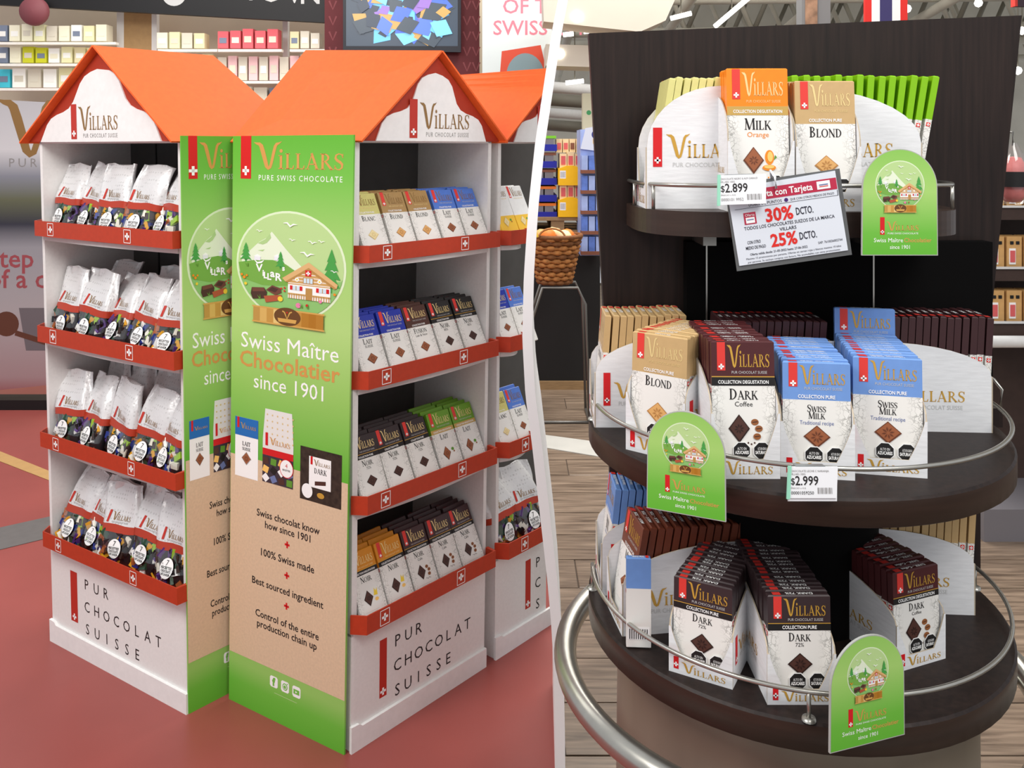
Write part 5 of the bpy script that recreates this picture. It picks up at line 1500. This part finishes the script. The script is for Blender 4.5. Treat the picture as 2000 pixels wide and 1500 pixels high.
for si in range(4):
    zt, zl = TR1[si]
    xs = [0.085, 0.198, 0.312, 0.422, 0.53]
    for k, x in enumerate(xs):
        rot = random.uniform(-0.18, 0.18) - 0.05
        til = math.radians(random.uniform(8, 16))
        M = DA.M @ Matrix.Translation(DA.w(x + random.uniform(-0.008, 0.008), 0.02 + random.uniform(-0.004, 0.012), zl + 0.005)) @ Matrix.Rotation(rot, 4, 'Z') @ Matrix.Rotation(-til, 4, 'X') @ Matrix.Rotation(random.uniform(-0.06, 0.1), 4, 'Y')
        make_bag(M, 'silver bag of mixed chocolates, %s from the left in the front row, %s shelf' % (ORD[k], shelfname[si]), 'chocolate bags on the left display', vi); vi += 1
    back = {0: [], 1: [0.14, 0.40], 2: [0.13, 0.25, 0.38, 0.5], 3: [0.14, 0.28, 0.42, 0.52]}[si]
    for k, x in enumerate(back):
        M = DA.M @ Matrix.Translation(DA.w(x, 0.125, zl + 0.02)) @ Matrix.Rotation(random.uniform(-0.3, 0.3), 4, 'Z') @ Matrix.Rotation(-math.radians(8), 4, 'X') @ Matrix.Rotation(random.uniform(-0.1, 0.1), 4, 'Y')
        make_bag(M, 'silver bag of mixed chocolates, %s from the left in the back row, %s shelf' % (ORD[k], shelfname[si]), 'chocolate bags on the left display', vi); vi += 1
zt, zl = TR3[3]
for k, x in enumerate((0.065, 0.17)):
    M = DC.M @ Matrix.Translation(DC.w(x, 0.02, zl + 0.006)) @ Matrix.Rotation(0.1 - 0.2 * k, 4, 'Z') @ Matrix.Rotation(-math.radians(14), 4, 'X')
    if x < cut3(0, zl, zl + .2) - 0.02:
        make_bag(M, ['silver chocolate bag at the left of the bottom shelf, rear display', 'silver chocolate bag beside the partition, bottom shelf of the rear display'][k], 'bags on the rear display', vi)
    vi += 1
# ------------------------------------------------------------------ round dark wood stand in the supermarket
def wenge():
    m = bpy.data.materials.new('dark_wenge_wood'); m.use_nodes = True
    nt = m.node_tree; b = nt.nodes['Principled BSDF']; b.inputs['Roughness'].default_value = 0.5; b.inputs['Specular IOR Level'].default_value = 0.25
    tc = nt.nodes.new('ShaderNodeTexCoord'); mp = nt.nodes.new('ShaderNodeMapping'); mp.inputs['Scale'].default_value = (60, 60, 3)
    nz = nt.nodes.new('ShaderNodeTexNoise'); nz.inputs['Scale'].default_value = 2.0; nz.inputs['Detail'].default_value = 6
    rp = nt.nodes.new('ShaderNodeValToRGB'); rp.color_ramp.elements[0].position = 0.3; rp.color_ramp.elements[0].color = lin((27, 19, 17)); rp.color_ramp.elements[1].position = 0.75; rp.color_ramp.elements[1].color = lin((44, 32, 28))
    nt.links.new(tc.outputs['Object'], mp.inputs[0]); nt.links.new(mp.outputs[0], nz.inputs['Vector']); nt.links.new(nz.outputs['Fac'], rp.inputs[0]); nt.links.new(rp.outputs[0], b.inputs['Base Color'])
    return m
M_weng = wenge()
M_rim = mat('dark_wood_rim', (52, 38, 31), 0.4, var=0.15, scale=12, stretch=(1, 1, 14))
M_core = mat('black_core', (7, 6, 6), 0.8, spec=0.1)
M_steel = mat('brushed_steel', (178, 176, 168), 0.28, 0.9, var=0.08, scale=30)
M_drum = mat('satin_steel_drum', (138, 130, 115), 0.5, 0.3, var=0.2, scale=5, stretch=(1, 1, 0.4))
CX, CY = 0.428, 1.35
ZM, ZL_, ZT = CAMH - 0.42, CAMH - 0.693, 1.3765
RM, RL = 0.308, 0.308
t = thing('round_display_stand', 'dark wood stand with round shelves and a tall back board', 'display stand', (CX, CY, 0))
def loc_(x, y, z): return (x - CX, y - CY, z)
DBRD = 1.40
bp_ = [W(1150, 65, DBRD), W(1996, 30, DBRD), W(1936, 620, DBRD), W(1912, 880, DBRD), W(1196, 880, DBRD), W(1180, 620, DBRD)]
mb = MB(); mb.prism([(p.x - CX, p.z) for p in bp_], lambda u, v, tt: (u, tt, v), DBRD - CY, DBRD - CY + 0.022, M_weng); part('back_board', mb.mesh('back_board'), t)
def disc(name, R_, z, h):
    mb = MB(); mb.lathe([(0.0, z), (R_ - 0.003, z), (R_, z - 0.003)], M_weng, 72, smooth=False); mb.lathe([(R_, z - 0.003), (R_, z - h), (R_ - 0.003, z - h - 0.002), (0, z - h - 0.002)], M_rim, 72)
    return part(name, mb.mesh(name), t)
d1 = disc('middle_disc', RM, ZM, 0.034); d2 = disc('lower_disc', RL, ZL_, 0.036)
# top shelf: rounded front
TXC, TYC, TA, TB = 0.42, 1.399, 0.236, 0.205
def sup(k, a=TA, b=TB, n=4.0):
    an = math.pi + math.pi * k / 36; c, s = math.cos(an), math.sin(an)
    return (TXC - CX + a * math.copysign(abs(c) ** (2 / n), c), TYC - CY + b * math.copysign(abs(s) ** (2 / n), s))
pl = [sup(k) for k in range(37)]
mb = MB(); mb.prism(pl, lambda u, v, tt: (u, v, tt), ZT - 0.035, ZT, M_rim); part('top_shelf', mb.mesh('top_shelf'), t)
for xx in (-0.13, 0.12):
    mb = MB(); mb.box(TXC - CX + xx, -0.03, ZT - 0.06, TXC - CX + xx + 0.02, 0.05, ZT - 0.035, M_steel); part('shelf_bracket', mb.mesh('shelf_bracket'), t)
# core panels between the shelves
a, b = W(1338, 470, 1.385), W(1722, 640, 1.385)
mb = MB(); mb.box(a.x - CX, 1.372 - CY, ZM + 0.001, W(1930, 0, 1.385).x - CX, DBRD - CY - 0.001, ZT - 0.06, M_core); part('core_panel', mb.mesh('core_panel'), t)
for px in (1380, 1706):
    x = W(px, 0, 1.371).x - CX
    mb = MB(); mb.box(x - 0.0012, 1.370 - CY, ZM + 0.02, x + 0.0012, 1.372 - CY, ZT - 0.062, M_steel); part('edge_strip', mb.mesh('edge_strip'), t)
mb = MB(); mb.lathe([(0.13, ZL_), (0.13, ZM - 0.036)], M_core, 32); part('core_column', mb.mesh('core_column'), t)
mb = MB(); mb.box(-0.2, 0.09, ZL_, 0.2, 0.12, ZM - 0.036, M_core); part('core_panel', mb.mesh('core_panel'), t)
mb = MB(); mb.box(W(1190, 0, 1.43).x - CX, 0.075, ZL_, W(1912, 0, 1.43).x - CX, 0.088, ZM - 0.036, M_weng); part('lower_board', mb.mesh('lower_board'), t)
# steel drum base
mb = MB(); mb.lathe([(0.262, ZL_ - 0.038), (0.265, 0.45), (0.262, 0.1), (0.25, 0.02), (0.24, 0.0)], M_drum, 64); part('drum_base', mb.mesh('drum_base'), t)
mb = MB(); mb.lathe([(0.0, 0.0), (0.24, 0.0)], M_drum, 32); part('drum_bottom', mb.mesh('drum_bottom'), t)
# guard ring on stubs
ZR, RR = 0.672, 0.345
mb = MB(); mb.tube([(RR * math.cos(j * math.pi / 48), RR * math.sin(j * math.pi / 48), ZR) for j in range(96)], 0.0175, M_steel, 14, closed=True); gr = part('guard_ring', mb.mesh('guard_ring'), t)
for an in (-8, 90):
    c, s = math.cos(math.radians(an)), math.sin(math.radians(an))
    mb = MB(); mb.tube([(0.255 * c, 0.255 * s, ZR + 0.0), (RR * c, RR * s, ZR)], 0.010, M_steel, 10); part('ring_stub', mb.mesh('ring_stub'), gr)
# thin rails
def rail(name, z, R_, a0, a1, rz, posts, parent):
    mb = MB(); path = [(R_ * math.cos(math.radians(a0 + (a1 - a0) * k / 60)), R_ * math.sin(math.radians(a0 + (a1 - a0) * k / 60)), z + rz) for k in range(61)]
    mb.tube(path, 0.0031, M_steel, 8); r_ = part(name, mb.mesh(name), parent)
    for an in posts:
        c, s = math.cos(math.radians(an)), math.sin(math.radians(an))
        mb = MB(); mb.tube([(R_ * c, R_ * s, z - 0.002), (R_ * c, R_ * s, z + rz)], 0.0028, M_steel, 8); mb.lathe([(0.009, z), (0.008, z + 0.003), (0, z + 0.004)], M_steel, 14, cx=R_ * c, cy=R_ * s); part('rail_post', mb.mesh('rail_post'), r_)
    return r_
rail('rail', ZM, RM - 0.006, -182, 2, 0.034, (-180, -104, 0), d1)
rail('rail', ZL_, RL - 0.006, -186, 6, 0.034, (-184, -103, 4), d2)
pts = [sup(k, TA - 0.004, TB - 0.004) for k in range(37)]
mb = MB(); mb.tube([(u, v, ZT + 0.036) for u, v in pts], 0.0031, M_steel, 8); tr_ = part('rail', mb.mesh('rail'), t)
for k in (1, 6, 18, 30, 35):
    mb = MB(); mb.tube([(pts[k][0], pts[k][1], ZT - 0.001), (pts[k][0], pts[k][1], ZT + 0.036)], 0.0028, M_steel, 8); part('rail_post', mb.mesh('rail_post'), tr_)

# ------------------------------------------------------------------ white cartons of bars
M_cart = mat('white_corrugated_card', (230, 231, 232), 0.65, var=0.04, scale=40, bump=0.15, stretch=(1, 1, 6))
M_cartin = mat('carton_inside', (196, 194, 188), 0.8)
M_cedge = mat('carton_cut_edge', (186, 172, 150), 0.8)
def carton(fx, fy, z, rz, n, sp, sty, w, h, tilt, label, bar_word, group, L=None, hf=0.5, hb=0.84, octs=True, front=True, first_lift=0.0, bt=0.0095, jit=1.0, tilt_end=None, x_is='FL', side_v=0.2, side_w=None):
    """fx, fy: front-left bottom corner; local x across the front, y back along the stack"""
    r = math.radians(rz); cw = w + 0.007
    L = L or (n * sp + 0.022)
    c0 = Vector((fx + math.cos(r) * cw / 2, fy + math.sin(r) * cw / 2, z))
    t = thing('display_carton', label, 'carton', c0, (0, 0, r), group='white display cartons')
    th = 0.0018; x = cw / 2
    F, B = hf * h, hb * h
    prof = [(0, 0), (L, 0), (L, B)] + [(L * 0.97 - L * 0.97 * math.sin(math.radians(a)), F + (B - F) * math.cos(math.radians(a))) for a in range(0, 91, 10)]
    for s in (-1, 1):
        mb = MB(); mb.prism(prof, lambda u, v, tt: (tt, u, v), s * x, s * (x - th), M_cart, M_cedge); sp_ = part('side_wall', mb.mesh('side_wall'), t)
        if True:
            A = Art(); lw = side_w or min(0.125, L * 0.66); q0 = L * 0.08; v0 = side_v * h
            A.p(rc(q0, v0, q0 + lw * 0.11, v0 + 0.3 * h), P_red); A.cross(q0 + lw * .055, v0 + 0.05 * h, lw * 0.075, P_white, 1)
            A.villars(q0 + lw * 0.16, v0 + 0.07 * h, lw * 0.9, P_gold, 0, sy=1.05 * h / 0.165); A.text('PUR CHOCOLAT SUISSE', q0 + lw * 0.24, v0, 0.009, P_lgrey, align='l', width=lw * 0.78)
            A.items = [it for it in A.items if max(q_[0] for q_ in it[0]) < L - 0.004]
            if s > 0: fn = lambda u, v, tt: (x + tt, u, v)
            else: fn = lambda u, v, tt: (-x - tt, L - u, v)
            part('side_print', A.mesh('side_print', fn), sp_)
    mb = MB(); mb.box(-x + th, L - th, 0, x - th, L, B * 0.98, M_cart); part('back_wall', mb.mesh('back_wall'), t)
    mb = MB(); mb.box(-x + th, 0, 0, x - th, L - th, 0.0015, M_cartin); part('bottom', mb.mesh('bottom'), t)
    lip = 0.15 * h
    fo = [(-x, 0), (x, 0), (x, F), (x - 0.003, F)] + [(x - 0.003 - (x * 0.42) * (k / 8) ** 1.3, F - (F - lip) * (k / 8)) for k in range(1, 9)]
    fo += [(-u, v) for u, v in fo[2:][::-1]]
    mb = MB(); mb.prism(fo, lambda u, v, tt: (u, tt, v), 0, -th, M_cart, M_cedge); fr_ = part('front_lip', mb.mesh('front_lip'), t)
    A = Art(); A.p(rc(-x * 0.84, 0.006, -x * 0.68, lip + 0.004), P_red); A.cross(-x * 0.76, 0.012, 0.006, P_white, 1); A.villars(-x * 0.6, lip * 0.25, cw * 0.7, P_gold, 0, sy=lip * 2.6 / (cw * 0.7)); part('lip_print', A.mesh('lip_print', lambda u, v, tt: (u, -th - tt, v)), fr_)
    C = Matrix.Translation(c0) @ Matrix.Rotation(r, 4, 'Z')
    for k in range(n):
        tl = tilt if tilt_end is None else tilt + (tilt_end - tilt) * k / max(1, n - 1)
        M = C @ Matrix.Translation((random.uniform(-0.001, 0.001) * jit, 0.004 + k * sp, 0.003 + random.uniform(0, 0.0025) * jit + (first_lift if k == n - 1 else 0))) @ Matrix.Rotation(math.radians(random.uniform(-1, 1) * jit), 4, 'Z') @ Matrix.Rotation(-math.radians(tl), 4, 'X')
        make_bar(sty, w, h, bt, M, '%s chocolate bar, %s %s' % (STY[sty]['word'], (ORD[k] if k else 'frontmost'), bar_word), 'bars in ' + group, front=(k == 0 and front) or (first_lift and k == n - 1), octs=octs)
    return t

RMD, RLW, RTP = 'the middle disc cartons', 'the lower disc cartons', 'the top shelf cartons'
# middle disc
carton(0.126, 1.397, ZM, -90, 11, 0.0112, 'blond', 0.080, 0.165, 4, 'white carton of tan bars at the back left of the middle disc', 'from the left end, back left row on middle disc', RMD, front=True, octs=False)
carton(0.160, 1.217, ZM, -38, 11, 0.0108, 'blond', 0.084, 0.160, 3, 'white carton of tan blond bars, front left of the middle disc', 'in the front left carton on the middle disc', RMD, hb=0.8)
carton(0.253, 1.108, ZM, 0, 13, 0.0112, 'coffee', 0.081, 0.166, 5, 'white carton of maroon coffee bars on the middle disc', 'in the maroon carton on the middle disc', RMD)
carton(0.296, 1.368, ZM, -90, 14, 0.0112, 'blackrow', 0.078, 0.162, 4, 'white carton of dark bars at the back centre of the middle disc', 'from the left end, dark back row on middle disc', RMD, front=False, octs=False)
carton(0.344, 1.116, ZM, -9, 13, 0.0118, 'swiss', 0.084, 0.142, 3, 'left of the two white cartons of light blue bars, middle disc', 'in the left light blue carton on middle disc', RMD)
carton(0.440, 1.128, ZM, -12, 14, 0.0118, 'swiss', 0.084, 0.144, 3, 'right of the two white cartons of light blue bars, middle disc', 'in the right light blue carton on middle disc', RMD, first_lift=0.036)
carton(0.708, 1.285, ZM, 86, 13, 0.0112, 'blackrow', 0.078, 0.165, -3, 'white carton of dark plum bars at the right end of the middle disc', 'from the right end, right row on middle disc', RMD, octs=False, hb=0.8)
# lower disc
carton(0.140, 1.436, ZL_, -90, 13, 0.0112, 'swiss', 0.080, 0.160, 6, 'white carton of light blue bars at the far left of the lower disc', 'from the left end, back left row on lower disc', RLW, octs=False)
carton(0.146, 1.322, ZL_, -82, 13, 0.0122, 'brown', 0.080, 0.148, 10, 'white carton of red brown bars at the left of the lower disc', 'from the left end, left row on lower disc', RLW, octs=False, L=0.17)
carton(0.209, 1.157, ZL_, -29, 11, 0.0118, 'dark72', 0.078, 0.120, 2, 'white carton of black brown bars, front left of the lower disc', 'in the front left carton on lower disc', RLW, L=0.14)
carton(0.318, 1.086, ZL_, 0, 15, 0.0108, 'dark72', 0.079, 0.126, 3, 'white carton of black brown bars, front centre of the lower disc', 'in the front centre carton on lower disc', RLW)
carton(0.508, 1.152, ZL_, 22, 14, 0.0112, 'coffee', 0.080, 0.122, 2, 'white carton of maroon coffee bars at the right of the lower disc', 'in the maroon carton on the lower disc', RLW)
carton(0.686, 1.292, ZL_, 86, 12, 0.0112, 'blond', 0.080, 0.152, -3, 'white carton of tan bars at the right end of the lower disc', 'from the right end, right row on lower disc', RLW, octs=False, hb=0.82)
# top shelf
carton(0.196, 1.352, ZT, -90, 8, 0.0112, 'pale', 0.080, 0.190, 9, 'white carton of pale yellow bars on the left of the top shelf', 'from the left end, pale row on top shelf', RTP, octs=False, front=False, hb=0.94, hf=0.47, side_v=0.32, side_w=0.12)
carton(0.300, 1.212, ZT, 0, 4, 0.0115, 'orange', 0.086, 0.196, 4, 'white carton of orange bars on the top shelf', 'in the orange carton on the top shelf', RTP, L=0.075)
carton(0.395, 1.212, ZT, 0, 4, 0.0115, 'blond', 0.084, 0.180, 4, 'white carton of tan blond bars on the top shelf', 'in the tan carton on the top shelf', RTP, L=0.06)
carton(0.604, 1.285, ZT, 90, 14, 0.0125, 'lime', 0.080, 0.192, -10, 'white carton of lime green bars on the right of the top shelf', 'from the right end, lime row on top shelf', RTP, octs=False, front=False, hb=0.92, hf=0.5, tilt_end=4, L=0.185, side_v=0.32)
# loose blue bar seen from behind, standing by the lower left cartons
M = Matrix.Translation((0.176, 1.214, ZL_ + 0.001)) @ Matrix.Rotation(math.radians(176), 4, 'Z')
lb = make_bar('swiss', 0.034, 0.125, 0.009, M, 'single light blue bar standing turned round at the left of the lower disc', 'loose bars')
A = Art(); A.p(rc(-0.015, 0.012, 0.015, 0.03), P_white)
for k in range(9): A.p(rc(-0.013 + k * 0.003, 0.013, -0.0118 + k * 0.003, 0.027), P_black, 1)
part('barcode_print', A.mesh('barcode_print', lambda u, v, q: (-u, 0.009 + q, v)), lb)

# ------------------------------------------------------------------ dome-topped green signs
M_dome = ramp_mat('green_dome_print', 'Z', [(0.0, (96, 180, 48)), (0.03, (108, 186, 60)), (0.085, (166, 210, 112)), (0.14, (140, 198, 88))], 0.5)
M_domeedge = mat('dome_edge_grey', (176, 178, 172), 0.5)
def dome_sign(BL, BR, ht, label, back):
    d = BR - BL; d.z = 0; wd = d.length; rz = math.atan2(d.y, d.x)
    z0 = (BL.z + BR.z) / 2
    o = Vector(((BL.x + BR.x) / 2, (BL.y + BR.y) / 2, z0))
    t = thing('dome_sign', label, 'sign', o, (0, 0, rz))
    k = ht / 0.135
    ar = wd / 2
    def outline(i): 
        return [(-ar * 1.0 + i, i), (ar * 1.0 - i, i)] + [((ar * 0.985 - i) * math.cos(math.radians(a)), ht - ar * 1.02 + (ar * 1.02 - i) * math.sin(math.radians(a))) for a in range(0, 181, 6)]
    mb = MB(); mb.prism(outline(0), lambda u, v, q: (u, q, v), 0, 0.003, M_domeedge); pn = part('panel', mb.mesh('panel'), t)
    A = Art(); A.p(outline(0.0011), M_dome, 0)
    globe(A, 0, ht * 0.66, ht * 0.225, 1.0, base=1)
    A.p(rc(-ar * 0.52, ht * 0.195, -ar * 0.40, ht * 0.36), P_red, 1); A.cross(-ar * 0.46, ht * 0.222, ar * 0.09, P_white, 2)
    A.villars(-ar * 0.36, ht * 0.235, ar * 0.86, P_copper, 1, sy=1.05); A.text('PURE SWISS CHOCOLATE', ar * 0.08, ht * 0.2, ht * 0.022, P_white, 1, width=ar * 0.8)
    A.text('Swiss Maître', -ar * 0.3, ht * 0.125, ht * 0.056, P_white, 1, width=ar * 0.76); A.text('Chocolatier', ar * 0.47, ht * 0.125, ht * 0.056, P_copper, 1, width=ar * 0.72, bold=0.012)
    A.text('since 1901', 0, ht * 0.062, ht * 0.052, P_white, 1, width=ar * 0.52)
    Art.EPS = 0.00012
    part('print', A.mesh('print'), pn); Art.EPS = 0.00035
    mb = MB(); mb.box(-0.008, 0.003, ht * 0.3, 0.008, 0.003 + back, ht * 0.36, M_steel); part('clip', mb.mesh('clip'), t)
    return t
dome_sign(W(1683, 500, 1.165), W(1832, 498, 1.165), 208 * 1.165 / FPX, 'green dome sign hanging at the right of the top shelf', 0.03)
dome_sign(W(1263, 992, 1.10), W(1418, 1020, 1.058), 202 * 1.08 / FPX, 'green dome sign fixed to the middle disc rail at the left', 0.075)
dome_sign(W(1621, 1475, 1.005), W(1767, 1432, 1.038), 212 * 1.02 / FPX, 'green dome sign fixed to the lower disc rail at the right', 0.035)

# ------------------------------------------------------------------ price tags and the promotion sheet
M_tag = mat('price_card', (238, 240, 242), 0.35); M_mint = mat('mint_edge', (150, 214, 186), 0.4); M_sleeve = mat('clear_sleeve_edge', (120, 126, 128), 0.25)
def price_tag(px0, py0, px1, py1, d, roll, lines, price, code, label, two=False):
    w = (px1 - px0) * d / FPX; h = (py1 - py0) * d / FPX
    t = thing('price_tag', label, 'price tag', W((px0 + px1) / 2, py1, d), (math.radians(-6), math.radians(roll), 0))
    mb = MB(); mb.prism([(-w / 2, 0), (w / 2, 0), (w / 2 + 0.003, h), (-w / 2 + 0.003, h)], lambda u, v, q: (u, q, v), 0, 0.0012, M_tag); pn = part('card', mb.mesh('card'), t)
    if two:
        mb = MB(); mb.prism([(-w / 2 + 0.001, -0.004), (w / 2 + 0.001, -0.004), (w / 2 + 0.003, h), (-w / 2 + 0.004, h)], lambda u, v, q: (u, q, v), 0.0018, 0.003, M_tag); part('card', mb.mesh('card'), t)
    mb = MB(); mb.prism([(-w / 2 - 0.001, -0.001), (-w / 2 + 0.003, -0.001), (-w / 2 + 0.006, h + 0.001), (-w / 2 + 0.002, h + 0.001)], lambda u, v, q: (u, q, v), -0.0008, 0.002, M_mint); part('mint_edge', mb.mesh('mint_edge'), t)
    A = Art(); x0 = -w * 0.42
    for i, s in enumerate(lines): A.text(s, x0, h * (0.84 - 0.1 * i), h * 0.095, P_grey, 0, 'l', width=w * (0.78 if i == 0 else 0.3))
    A.text('$', x0, h * 0.44, h * 0.3, P_black, 0, 'l'); A.text(price, x0 + w * 0.09, h * 0.42, h * 0.42, P_black, 0, 'l', bold=0.012, width=w * 0.47)
    A.text(code, x0, h * 0.12, h * 0.15, P_grey if not two else P_black, 0, 'l', width=w * 0.46)
    for k in range(12): A.p(rc(w * (0.12 + 0.026 * k), h * 0.14, w * (0.12 + 0.026 * k + 0.008 + 0.008 * (k % 3 == 0)), h * 0.34), P_grey)
    A.text('PRECIO x KG', x0, h * 0.3, h * 0.07, P_grey, 0, 'l', width=w * 0.3)
    part('print', A.mesh('print'), pn)
    mb = MB(); mb.box(-w * 0.3, 0.001, h * 0.9, w * 0.3, 0.012, h * 1.02, M_sleeve); part('clip', mb.mesh('clip'), t)
price_tag(1402, 341, 1496, 399, 1.160, -2, ['CHOCOLATE NEGRO & ALM GARAUD', 'VILLARS 100G'], '2.899', '0000101 9952', 'white price tag reading 2.899 on the top shelf rail')
price_tag(1538, 914, 1634, 973, 1.036, 0, ['CHOCOLATE LECHE C NARANJA', 'VILLARS 100G'], '2.999', '00001059250', 'white price tag reading 2.999 on the middle disc rail', True)
# promotion sheet in a clear sleeve, hanging tilted from the rail
dP = 1.172
o = W(1552, 508, dP)
t = thing('promotion_sheet', 'tilted white discount sheet in a clear sleeve under the top shelf', 'sign', o, (0, math.radians(-8.2), 0))
sw_, sh_ = 217 * dP / FPX, 150 * dP / FPX
mb = MB(); mb.box(-sw_ / 2 - 0.004, 0.0008, -0.004, sw_ / 2 + 0.003, 0.002, sh_ + 0.01, mat('sleeve_back', (96, 98, 98), 0.3)); part('sleeve', mb.mesh('sleeve'), t)
mb = MB(); mb.prism([(-sw_ / 2, 0.003), (sw_ / 2 - 0.002, 0.003), (sw_ / 2 - 0.004, sh_ + 0.008), (-sw_ / 2 - 0.002, sh_ + 0.004)], lambda u, v, q: (u, q, v), -0.0008, 0.0008, mat('sheet_paper', (222, 228, 236), 0.4)); pn = part('sheet', mb.mesh('sheet'), t)
A = Art(); P_crim = mat('print_crimson', (188, 44, 74), 0.4); P_hot = mat('print_promo_red', (222, 44, 36), 0.45); P_ink = mat('print_ink', (44, 44, 58), 0.5)
S = sw_; Hh = sh_
A.p(rc(-S * 0.48, Hh * 0.84, S * 0.47, Hh * 0.99), P_crim, 0); A.text('Oferta con Tarjeta', -S * 0.03, Hh * 0.875, Hh * 0.12, P_white, 1, bold=0.02, width=S * 0.56)
A.p(rc(S * 0.29, Hh * 0.865, S * 0.41, Hh * 0.97), P_white, 1); A.p(rc(S * 0.31, Hh * 0.915, S * 0.39, Hh * 0.93), P_blue, 2); A.p(rc(S * 0.31, Hh * 0.895, S * 0.39, Hh * 0.905), P_hot, 2)
A.p(rc(-S * 0.47, Hh * 0.755, S * 0.47, Hh * 0.76), P_ink, 0); A.p(rc(S * 0.465, Hh * 0.755, S * 0.47, Hh * 0.83), P_ink, 0)
A.text('DOBLE DE PUNTOS', -S * 0.19, Hh * 0.775, Hh * 0.055, P_ink, 0, width=S * 0.3); A.circ(S * 0.0, Hh * 0.793, Hh * 0.026, mat('print_violet', (70, 40, 110), 0.5), 0); A.text('QUE CON OTROS MEDIOS DE PAGO', S * 0.235, Hh * 0.778, Hh * 0.042, P_ink, 0, width=S * 0.4)
A.p(rc(-S * 0.40, Hh * 0.545, -S * 0.29, Hh * 0.70), P_crim, 0); A.p(rc(-S * 0.385, Hh * 0.56, -S * 0.305, Hh * 0.635), P_white, 1); A.text('Oferta', -S * 0.345, Hh * 0.65, Hh * 0.05, P_white, 1, width=S * 0.085)
A.p(rc(-S * 0.375, Hh * 0.6, -S * 0.315, Hh * 0.612), P_blue, 2)
A.text('30%', -S * 0.08, Hh * 0.545, Hh * 0.24, P_hot, 0, bold=0.03, width=S * 0.25); A.text('DCTO.', S * 0.15, Hh * 0.58, Hh * 0.135, P_ink, 0, bold=0.015, width=S * 0.155)
A.text('TODOS LOS CHOCOLATES SUIZOS DE LA MARCA', 0, Hh * 0.475, Hh * 0.062, P_ink, 0, bold=0.008, width=S * 0.82); A.text('VILLARS', -S * 0.02, Hh * 0.405, Hh * 0.062, P_ink, 0, bold=0.008)
A.text('CON OTRO', -S * 0.34, Hh * 0.29, Hh * 0.06, P_ink, 0, bold=0.01, width=S * 0.12); A.text('MEDIO DE PAGO', -S * 0.33, Hh * 0.22, Hh * 0.06, P_ink, 0, bold=0.01, width=S * 0.18)
A.text('25%', -S * 0.07, Hh * 0.215, Hh * 0.23, P_hot, 0, bold=0.03, width=S * 0.24); A.text('DCTO.', S * 0.15, Hh * 0.255, Hh * 0.135, P_ink, 0, bold=0.015, width=S * 0.155)
A.text('SAP: 7610036002744', S * 0.34, Hh * 0.165, Hh * 0.045, P_ink, 0, width=S * 0.22)
A.text('Oferta valida desde: 21-05-2022 hasta: 27-06-2022', -S * 0.13, Hh * 0.14, Hh * 0.042, P_ink, 0, bold=0.01, width=S * 0.52)
A.text('Maximo 15 promociones por persona. Ofertas en carnes rojas y blancas maximo 10 kilos', 0.0, Hh * 0.09, Hh * 0.036, P_ink, 0, width=S * 0.86); A.text('por persona. Se excluye compras con factura. No acumulables con otras promociones.', 0.0, Hh * 0.045, Hh * 0.036, P_ink, 0, width=S * 0.84)
part('print', A.mesh('print', lambda u, v, q: (u, -0.0008 - q, v)), pn)
mb = MB(); mb.tube([(-0.012, -0.004, sh_ - 0.004), (-0.012, -0.006, sh_ + 0.012), (-0.012, 0.01, sh_ + 0.02), (-0.012, 0.012, sh_ + 0.004)], 0.0018, M_tag, 6); part('cable_tie', mb.mesh('cable_tie'), t)
# small side bracket shelf behind the right end of the middle disc
sb = W(1945, 835, 1.5)
t = thing('side_bracket_shelf', 'small dark bracket shelf with steel rail behind the middle disc', 'shelf', sb)
mb = MB(); mb.box(-0.03, 0, 0, 0.012, 0.1, 0.033, M_weng); part('board', mb.mesh('board'), t)
mb = MB(); mb.tube([(0.008, 0.0, 0.033), (0.010, 0.0, 0.065), (0.002, 0.01, 0.08), (-0.012, 0.04, 0.09)], 0.003, M_steel, 8); part('rail', mb.mesh('rail'), t)
